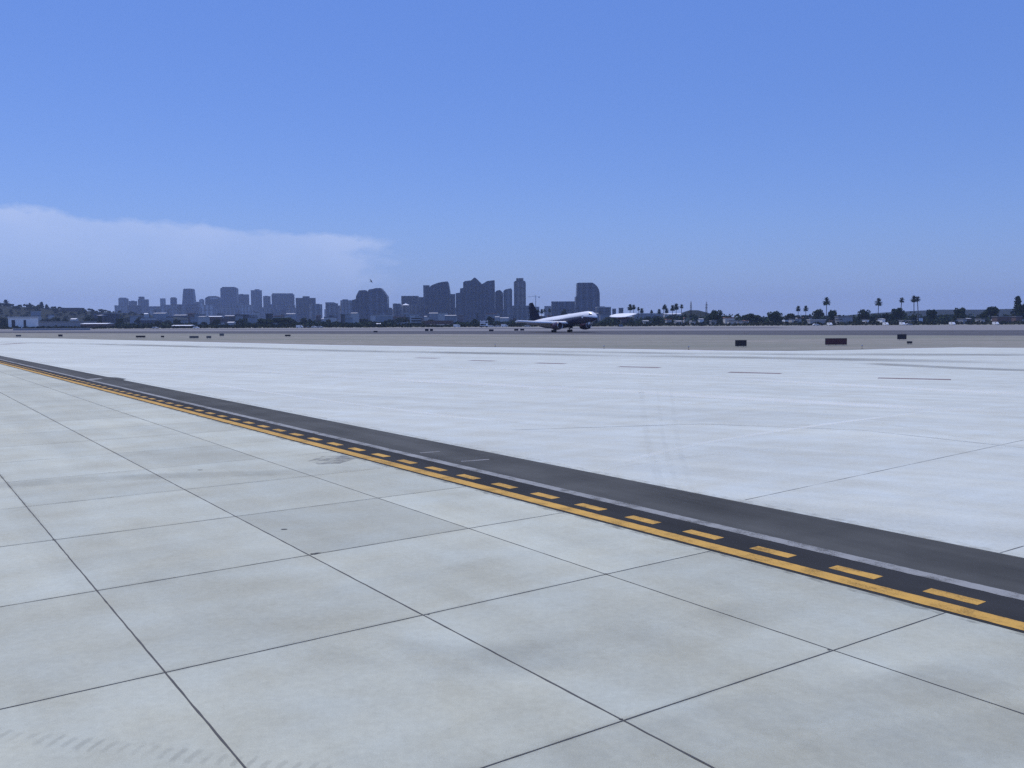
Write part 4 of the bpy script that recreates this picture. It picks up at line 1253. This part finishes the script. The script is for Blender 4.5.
# ------------------------------------------------------------------ airfield signs
M['sign_grey'] = simple('grey_sign_panel', (.11, .115, .12), .6)
def sign(px0, px1, y0, y1, label, red=False, grey=False, group='dark guidance signs along the taxiway'):
    g0 = ground((px0 + px1) / 2, y1 + .9)
    Y = g0.y
    a, c = at(px0, y0, Y), at(px1, y1, Y)
    w = c.x - a.x; z1 = a.z; z0 = max(.12, c.z)
    root = empty('airfield_sign', (g0.x, Y, -.008), 0, label, 'airfield sign', group)
    b = MB(); b.box((-w / 2, -.12, z0), (w / 2, .12, z1)); b.build('housing', M['sign_grey' if grey else 'dark_metal'], root, .02)
    b = MB(); b.box((-w / 2 + .07, -.135, z0 + .07), (w / 2 - .07, -.121, z1 - .07)); b.build('panel', M['sign_red'] if red else M['sign_grey'] if grey else M['sign_face'], root)
    nl = 2 if w < 2 else 3
    for k in range(nl):
        x = -w / 2 + w * (k + .5) / nl
        b = MB(); b.tube([(x, 0, 0), (x, 0, z0 + .02)], .035, 6); b.build('leg', M['metal'], root)
    b = MB(); b.box((-w / 2, -.3, 0), (w / 2, .3, .03)); b.build('base_slab', M['stucco_grey'], root)
    return root
sign(735.2, 746.4, 340.0, 346.0, 'dark square sign on the infield, leftmost of the three big signs at right')
sign(825.2, 846.6, 338.2, 344.6, 'wide dark maroon sign on the infield, broadest of all signs', True)
sign(897.3, 906.2, 334.2, 339.2, 'small dark sign on the infield right of the wide maroon sign')
sign(907, 912, 341.2, 343.4, 'low tiny dark box sign just right below the small dark sign at right')
sign(136, 145.4, 335.6, 337.4, 'long low dark sign at left, below the stepped block')
sign(161, 164.2, 335.7, 337.2, 'tiny dark sign right of the long low sign at left')
sign(189.5, 198.6, 335.9, 338.0, 'long grey-dark low sign below the tapering tower', grey=True)
sign(206.5, 211.2, 335.9, 338.0, 'short grey sign right of the long sign below the tapering tower', grey=True)
sign(219.6, 224, 333.5, 335.8, 'small dark sign set farther back, right of the short grey sign', grey=True)
sign(285, 290.6, 334.6, 336.2, 'flat dark sign below the big dark leafy tree')
sign(58.4, 62.6, 334.4, 336.4, 'small dark sign in front of the long pale wall at far left')
sign(16, 21, 334.8, 336.4, 'faint low sign nearest the left edge of the photo', grey=True)
sign(425, 428.6, 328.8, 331.0, 'left of two tiny dark signs by the runway below the curved-top tower')
sign(430, 433, 328.8, 331.0, 'right of two tiny dark signs by the runway below the curved-top tower')
sign(489, 493.6, 329.3, 331.2, 'tiny dark sign by the runway below the stairs truck')
sign(514.2, 518.4, 328.9, 330.6, 'left of two tiny dark signs by the runway under the jet wing tip')
sign(520.2, 524.2, 328.8, 330.5, 'right of two tiny dark signs by the runway under the jet wing tip')
sign(373.5, 377.5, 330.8, 332.2, 'tiny dark sign by the runway below the twin-topped towers')

def edge_light(px, py, label):
    g = ground(px, py)
    root = empty('edge_light', (g.x, g.y, -.008), 0, label, 'edge light', 'edge lights beside the far concrete')
    b = MB(); b.tube([(0, 0, 0), (0, 0, .04)], .14, 12); b.build('base', M['dark_metal'], root)
    b = MB(); b.tube([(0, 0, .04), (0, 0, .34)], [.03, .03], 8); b.build('stem', M['yellow_metal'], root)
    b = MB(); b.tube([(0, 0, .34), (0, 0, .40), (0, 0, .5), (0, 0, .54)], [.08, .09, .08, .03], 10); b.build('lens', M['lamp_glass'], root)
for px, py, lab in ((604, 348.6, 'short edge light at the rim of the concrete, right of the jet wheels'), (688.6, 349.6, 'short edge light at the rim of the concrete, left of the dark square sign'), (495.2, 346.9, 'short edge light at the rim of the concrete below the peaked tower'), (862, 348.4, 'short edge light right of the wide dark maroon sign')):
    edge_light(px, py, lab)

# ------------------------------------------------------------------ jet
def build_jet():
    g = ground(562.0, 332.3)
    to_cam = Vector((-g.x, -g.y, 0)).normalized()
    right = Vector((-to_cam.y, to_cam.x, 0))
    if right.x < 0: right = -right
    a = R(33)
    hd = to_cam * math.cos(a) + right * math.sin(a)
    root = empty('landing_jet', (g.x, g.y, 0), 0, 'white-topped airliner with navy belly, nose lifted, rolling on the runway', 'airplane')
    yaw = math.atan2(hd.y, hd.x)
    root.rotation_euler = (Matrix.Rotation(yaw, 3, 'Z') @ Matrix.Rotation(R(-4.6), 3, 'Y')).to_euler()
    MG = 23.5                       # main gear station, metres behind the nose
    X = lambda s: MG - s
    zc = 4.35
    st = [(0.0, .05, -.75), (.25, .42, -.68), (.8, .85, -.52), (1.8, 1.32, -.3), (3.2, 1.68, -.1), (5, 1.86, 0), (7, 1.92, 0), (12, 1.92, 0), (18, 1.92, 0), (24, 1.92, 0), (30, 1.92, 0), (33, 1.88, .04), (36, 1.68, .22), (39, 1.32, .52), (42, .9, .85), (44.5, .5, 1.1), (46.4, .2, 1.25)]
    b = MB(); rings = []
    N = 28
    for s, r, dz in st:
        r *= 1.09
        rings.append([(X(s), math.cos(2 * math.pi * k / N) * r, zc + dz + math.sin(2 * math.pi * k / N) * r * 1.04) for k in range(N)])
    b.loft(rings)
    # paint: white crown, navy belly; split raised to paint the flank's shade in
    m, nt, p, out = base_mat('fuselage_livery_shade')
    tc = nd(nt, 'ShaderNodeTexCoord'); sx = nd(nt, 'ShaderNodeSeparateXYZ'); nt.links.new(tc.outputs['Object'], sx.inputs[0])
    z = sx.outputs[2]
    low_ = math_n(nt, 'LESS_THAN', math_n(nt, 'SUBTRACT', z, math_n(nt, 'MULTIPLY', math_n(nt, 'MAXIMUM', math_n(nt, 'SUBTRACT', X(34), sx.outputs[0]), 0.0), .10)), math_n(nt, 'SUBTRACT', zc + .42, math_n(nt, 'MULTIPLY', math_n(nt, 'MAXIMUM', math_n(nt, 'SUBTRACT', sx.outputs[0], X(7)), 0.0), .16)))
    wf = math_n(nt, 'LESS_THAN', math_n(nt, 'FRACT', math_n(nt, 'MULTIPLY', sx.outputs[0], 1 / .56)), .45)
    wz = math_n(nt, 'MULTIPLY', math_n(nt, 'GREATER_THAN', z, zc + .32), math_n(nt, 'LESS_THAN', z, zc + .68))
    wx = math_n(nt, 'MULTIPLY', math_n(nt, 'GREATER_THAN', sx.outputs[0], X(38)), math_n(nt, 'LESS_THAN', sx.outputs[0], X(6)))
    win = math_n(nt, 'MULTIPLY', math_n(nt, 'MULTIPLY', wf, wz), wx)
    c = mixc(nt, low_, (.84, .84, .85), (.055, .052, .09))
    nt.links.new(mixc(nt, win, c, (.03, .035, .05)), p.inputs['Base Color']); p.inputs['Roughness'].default_value = .28
    b.build('fuselage', m, root)
    # cockpit windows
    b = MB()
    for s0, s1, z0, z1, y in ((1.9, 3.1, .35, .85, 1),):
        for sg in (-1, 1):
            P = []
            for (s, zz) in ((1.55, .42), (2.9, .5), (2.9, .98), (2.15, .92)):
                # radius on the skin at this station
                for i in range(len(st) - 1):
                    if st[i][0] <= s <= st[i + 1][0]:
                        f = (s - st[i][0]) / (st[i + 1][0] - st[i][0]); rr = st[i][1] * (1 - f) + st[i + 1][1] * f; dz = st[i][2] * (1 - f) + st[i + 1][2] * f
                zz2 = min(zz, dz + rr * .93)
                yy = math.sqrt(max(.02, rr * rr - ((zz2 - dz) / 1.04) ** 2))
                P.append((X(s) + .08, sg * (yy * 1.09 + .03), zc + zz2 * 1.05 + .05))
            b.face(P)
    b.build('cockpit_window', M['glass'], root)
    # wings
    def foil(le, chord, y, z, t):
        pts = []
        for fx, fz in ((0, -.1), (.015, .38), (.09, .85), (.28, 1.0), (.5, .85), (.8, .4), (1, .03), (1, -.03), (.75, -.25), (.4, -.5), (.1, -.35)):
            pts.append((X(le + fx * chord), y, z + fz * t))
        return pts
    for sg in (-1, 1):
        b = MB()
        secs = [(16.2, 9.2, 1.2, 2.95, .95), (20.0, 5.9, 6.6, 3.40, .75), (23.6, 4.0, 12.5, 3.95, .65), (26.6, 2.4, 17.6, 4.6, .5)]
        rings = [foil(le, ch, sg * y, z, t) for le, ch, y, z, t in secs]
        if sg > 0: rings = [list(reversed(r)) for r in rings]
        b.loft(rings, sm=False); w = b.build('wing', M['white'], root)
        fb = MB()   # lowered flap
        fb.loft([[(X(25.3), sg * 2.2, 2.95), (X(27.0), sg * 2.2, 2.3), (X(27.0), sg * 2.2, 2.2), (X(25.3), sg * 2.2, 2.75)], [(X(25.8), sg * 6.4, 3.38), (X(27.1), sg * 6.4, 2.9), (X(27.1), sg * 6.4, 2.8), (X(25.8), sg * 6.4, 3.2)], [(X(27.7), sg * 12.6, 4.0), (X(28.6), sg * 12.6, 3.6), (X(28.6), sg * 12.6, 3.52), (X(27.7), sg * 12.6, 3.86)]], sm=False)
        fb.build('flap', M['car_silver'], w)
        # engine
        b = MB(); ey, ez = sg * 6.4, 1.95
        prof = [(14.6, 1.12), (14.7, 1.30), (15.3, 1.44), (16.5, 1.50), (18.0, 1.36), (19.4, 1.05)]
        rings = [[(X(s), ey + math.cos(2 * math.pi * k / 20) * r, ez + math.sin(2 * math.pi * k / 20) * r) for k in range(20)] for s, r in prof]
        rings.insert(0, [(X(15.5), ey + math.cos(2 * math.pi * k / 20) * 1.0, ez + math.sin(2 * math.pi * k / 20) * 1.0) for k in range(20)])
        b.loft(rings); e = b.build('engine', M['nacelle'], root)
        b = MB(); rings = [[(X(s), ey + math.cos(2 * math.pi * k / 20) * r, ez + math.sin(2 * math.pi * k / 20) * r) for k in range(20)] for s, r in ((14.9, 1.06), (14.6, 1.12), (14.58, 1.2), (14.72, 1.30), (14.95, 1.345))]
        b.loft(rings, caps=False); b.build('intake_lip', M['steel'], e)
        b = MB(); b.tube([(X(18.6), ey, ez), (X(19.6), ey, ez), (X(20.6), ey, ez)], [.72, .6, .15], 14); b.build('exhaust_cone', M['metal'], e)
        b = MB(); b.loft([[(X(15.6), ey - .2, ez + 1.36), (X(15.6), ey + .2, ez + 1.36), (X(20.8), ey + .2, ez + 1.2), (X(20.8), ey - .2, ez + 1.2)], [(X(19.4), ey - .15, ez + 1.75), (X(19.4), ey + .15, ez + 1.75), (X(22.5), ey + .15, ez + 1.45), (X(22.5), ey - .15, ez + 1.45)]], sm=False); b.build('pylon', M['white'], e)
        # tailplane
        b = MB()
        rings = [foil(le, ch, sg * y, z, t) for le, ch, y, z, t in ((39.6, 4.6, .5, 5.1, .3), (44.2, 1.8, 7.6, 5.6, .1))]
        if sg > 0: rings = [list(reversed(r)) for r in rings]
        b.loft(rings, sm=False); b.build('tailplane', M['car_silver'], root)
        # main gear
        b = MB(); gy = sg * 3.66
        b.tube([(0, gy, .9), (.15, gy * .97, 3.2)], [.17, .2], 10); b.tube([(.0, gy, 1.0), (.1, gy * .55, 2.9)], .1, 8); b.tube([(-.75, gy, .55), (.75, gy, .55)], .12, 8)
        gear = b.build('landing_gear', M['metal'], root)
        for ox in (-.6, .6):
            for oy in (-.4, .4):
                b = MB(); rings = []
                for dy, rr in ((-.18, .42), (-.13, .53), (.13, .53), (.18, .42)):
                    rings.append([(ox + math.cos(2 * math.pi * k / 16) * rr, gy + oy + dy, .55 + math.sin(2 * math.pi * k / 16) * rr) for k in range(16)])
                b.loft(rings); b.build('wheel', M['tyre'], gear)
        b = MB(); b.box((-1.2, gy + sg * .55, 1.5), (1.2, gy + sg * .62, 3.0)); b.build('gear_door', M['navy'], gear)
    b = MB()
    b.loft([[(X(s_), math.cos(2 * math.pi * k / 16) * wy, 2.75 + math.sin(2 * math.pi * k / 16) * hz) for k in range(16)] for s_, wy, hz in ((15.0, .6, .2), (16.5, 1.7, .9), (20, 2.15, 1.25), (26, 2.15, 1.25), (29, 1.5, .8), (31, .5, .2))])
    b.build('belly_fairing', M['navy'], root)
    # fin
    b = MB()
    def vfoil(le, ch, z, t):
        return [(X(le + fx * ch), fy * t, z) for fx, fy in ((0, 0), (.12, .5), (.4, .6), (1, .04), (1, -.04), (.4, -.6), (.12, -.5))]
    b.loft([vfoil(36.0, 9.6, zc + 1.55, .4), vfoil(38.8, 7.0, zc + 2.6, .36), vfoil(44.2, 2.5, zc + 9.2, .16)], sm=False)
    f = b.build('tail_fin', M['fin_navy'], root)
    b = MB(); b.loft([vfoil(45.9, 1.2, zc + 2.8, .12), vfoil(46.75, .6, zc + 9.0, .06)], sm=False); b.build('rudder', M['fin_navy'], f)
    # nose gear
    b = MB(); nx = X(5.2)
    b.tube([(nx, 0, .4), (nx + .1, 0, 2.9)], [.1, .14], 8); b.tube([(nx, 0, 1.1), (nx - 1.1, 0, 2.7)], .07, 6)
    gear = b.build('nose_gear', M['metal'], root)
    for oy in (-.24, .24):
        b = MB(); rings = []
        for dy, rr in ((-.13, .34), (-.1, .42), (.1, .42), (.13, .34)):
            rings.append([(nx + math.cos(2 * math.pi * k / 16) * rr, oy + dy, .42 + math.sin(2 * math.pi * k / 16) * rr) for k in range(16)])
        b.loft(rings); b.build('wheel', M['tyre'], gear)
    b = MB(); b.box((nx + .1, .5, 1.6), (nx + 1.6, .55, 2.6)); b.box((nx + .1, -.55, 1.6), (nx + 1.6, -.5, 2.6)); b.build('gear_door', M['white'], gear)
    # doors
    for sg in (-1, 1):
        for s in (6.2, 36.0):
            b = MB(); rr = 2.10 if s < 20 else 1.84
            y = sg * rr
            b.box((X(s) - .42, min(y, y - sg * .2), zc - .35), (X(s) + .42, max(y, y - sg * .2), zc + .75)); b.build('door', M['white'], root)
build_jet()

# ------------------------------------------------------------------ bird
p = at(371.2, 281.2, 240)
b = MB()
bod = [(-.28, .02), (-.2, .05), (-.05, .08), (.1, .075), (.2, .05), (.27, .035), (.32, .01)]
b.loft([[(x, math.cos(2 * math.pi * k / 10) * r, math.sin(2 * math.pi * k / 10) * r) for k in range(10)] for x, r in bod])
for sg in (-1, 1):
    b.loft([[(.12, sg * .05, .03), (-.1, sg * .05, .02), (-.1, sg * .05, .0), (.12, sg * .05, .0)], [(.16, sg * .32, .12), (-.06, sg * .32, .1), (-.06, sg * .32, .09), (.16, sg * .32, .1)], [(.02, sg * .66, .08), (-.08, sg * .66, .06), (-.08, sg * .66, .055), (.02, sg * .66, .07)]], sm=False)
b.loft([[(-.26, -.03, .01), (-.26, .03, .01), (-.26, .03, -.01), (-.26, -.03, -.01)], [(-.46, -.1, .01), (-.46, .1, .01), (-.46, .1, -.0), (-.46, -.1, -.0)]], sm=False)
o = b.build('bird', M['feather'])
o.location = p; o.rotation_euler = (R(62), R(-32), R(10))
tag(o, 'small dark bird gliding above the twin-topped towers', 'bird')

# ------------------------------------------------------------------ haze
HD = 0.85e-4
b = MB(); b.box((-8000, -8000, -1.2), (8000, 8000, 215))
m = bpy.data.materials.new('haze_air'); m.use_nodes = True
nt = m.node_tree
nt.nodes.remove(nt.nodes['Principled BSDF'])
pv = nd(nt, 'ShaderNodeVolumePrincipled')
pv.inputs['Color'].default_value = (.44, .57, .90, 1); pv.inputs['Density'].default_value = HD; pv.inputs['Anisotropy'].default_value = .2
nt.links.new(pv.outputs[0], nt.nodes['Material Output'].inputs['Volume'])
tag(b.build('haze', m), 'bluish haze in the air over the airfield and city', 'haze', kind='stuff')

# ------------------------------------------------------------------ sky and sun
SUN_EL, SUN_AZ = R(63), R(-38)      # azimuth from +Y towards +X
world = bpy.data.worlds.new('World'); sc.world = world
world.use_nodes = True
nt = world.node_tree
bg = nt.nodes['Background']
sky = nd(nt, 'ShaderNodeTexSky'); sky.sky_type = 'NISHITA'; sky.sun_disc = False
sky.sun_elevation = SUN_EL; sky.sun_rotation = SUN_AZ
sky.air_density = 1.0; sky.dust_density = .6; sky.ozone_density = 3.0
tinted = mixc(nt, .38, mixc(nt, 1.0, sky.outputs[0], (.58, .73, 1.16), 'MULTIPLY'), (1.65, 3.4, 8.3))
SKYC = tinted
geo = nd(nt, 'ShaderNodeTexCoord'); D = geo.outputs['Generated']
sx = nd(nt, 'ShaderNodeSeparateXYZ'); nt.links.new(D, sx.inputs[0])
el = math_n(nt, 'ARCSINE', sx.outputs[2]); az = math_n(nt, 'ARCTAN2', sx.outputs[0], sx.outputs[1])
low_air = math_n(nt, 'MULTIPLY', math_n(nt, 'POWER', 2.718, math_n(nt, 'MULTIPLY', math_n(nt, 'MAXIMUM', el, 0.0), -13.0)), .72)
tinted = mixc(nt, ramp(nt, el, .10, .45, 0, .75), tinted, (1.15, 2.45, 7.3))
tinted = mixc(nt, low_air, tinted, (3.5, 4.35, 7.1))
n1 = noise(nt, D, 26, 6, .6, scl=(1, 1, 2.2)); n2 = noise(nt, D, 9, 4, .55)
edge_ = ramp(nt, az, -.56, -.15, .1165, .0935)
edge_ = math_n(nt, 'ADD', edge_, ramp(nt, n1, .3, .7, -.0045, .0045))
edge_ = math_n(nt, 'ADD', edge_, ramp(nt, n2, .3, .7, -.003, .003))
dlt = math_n(nt, 'SUBTRACT', edge_, el)
up = ramp(nt, dlt, 0, .0065); fade = ramp(nt, dlt, .005, .075, 1, .36)
side = ramp(nt, math_n(nt, 'ADD', az, ramp(nt, n1, .3, .7, -.03, .03)), -.175, -.12, 1, 0)
back = ramp(nt, az, -1.4, -.9, 0, 1)
cm = math_n(nt, 'MULTIPLY', math_n(nt, 'MULTIPLY', up, fade), math_n(nt, 'MULTIPLY', side, back))
cm = math_n(nt, 'MULTIPLY', cm, ramp(nt, n2, .25, .75, .45, .85))
nt.links.new(mixc(nt, cm, tinted, (4.9, 6.0, 9.0)), bg.inputs[0])
bg.inputs[1].default_value = .10
sl = bpy.data.lights.new('sun', 'SUN'); so = bpy.data.objects.new('sun', sl); col.objects.link(so)
sl.energy = 3.0; sl.angle = R(.5); sl.color = (1.0, .945, .85)
sd = Vector((math.sin(SUN_AZ) * math.cos(SUN_EL), math.cos(SUN_AZ) * math.cos(SUN_EL), math.sin(SUN_EL)))
so.rotation_euler = sd.to_track_quat('Z', 'Y').to_euler(); so.location = (0, 0, 100)

vs = sc.view_settings
vs.view_transform = 'Standard'; vs.look = 'None'; vs.gamma = 1.0; vs.use_curve_mapping = False
vs.exposure = 0.0
sc.render.engine = 'CYCLES'
sc.cycles.max_bounces = 5; sc.cycles.diffuse_bounces = 3; sc.cycles.volume_bounces = 1; sc.cycles.transparent_max_bounces = 10
try:
    sc.cycles.use_denoising = False
except Exception: pass
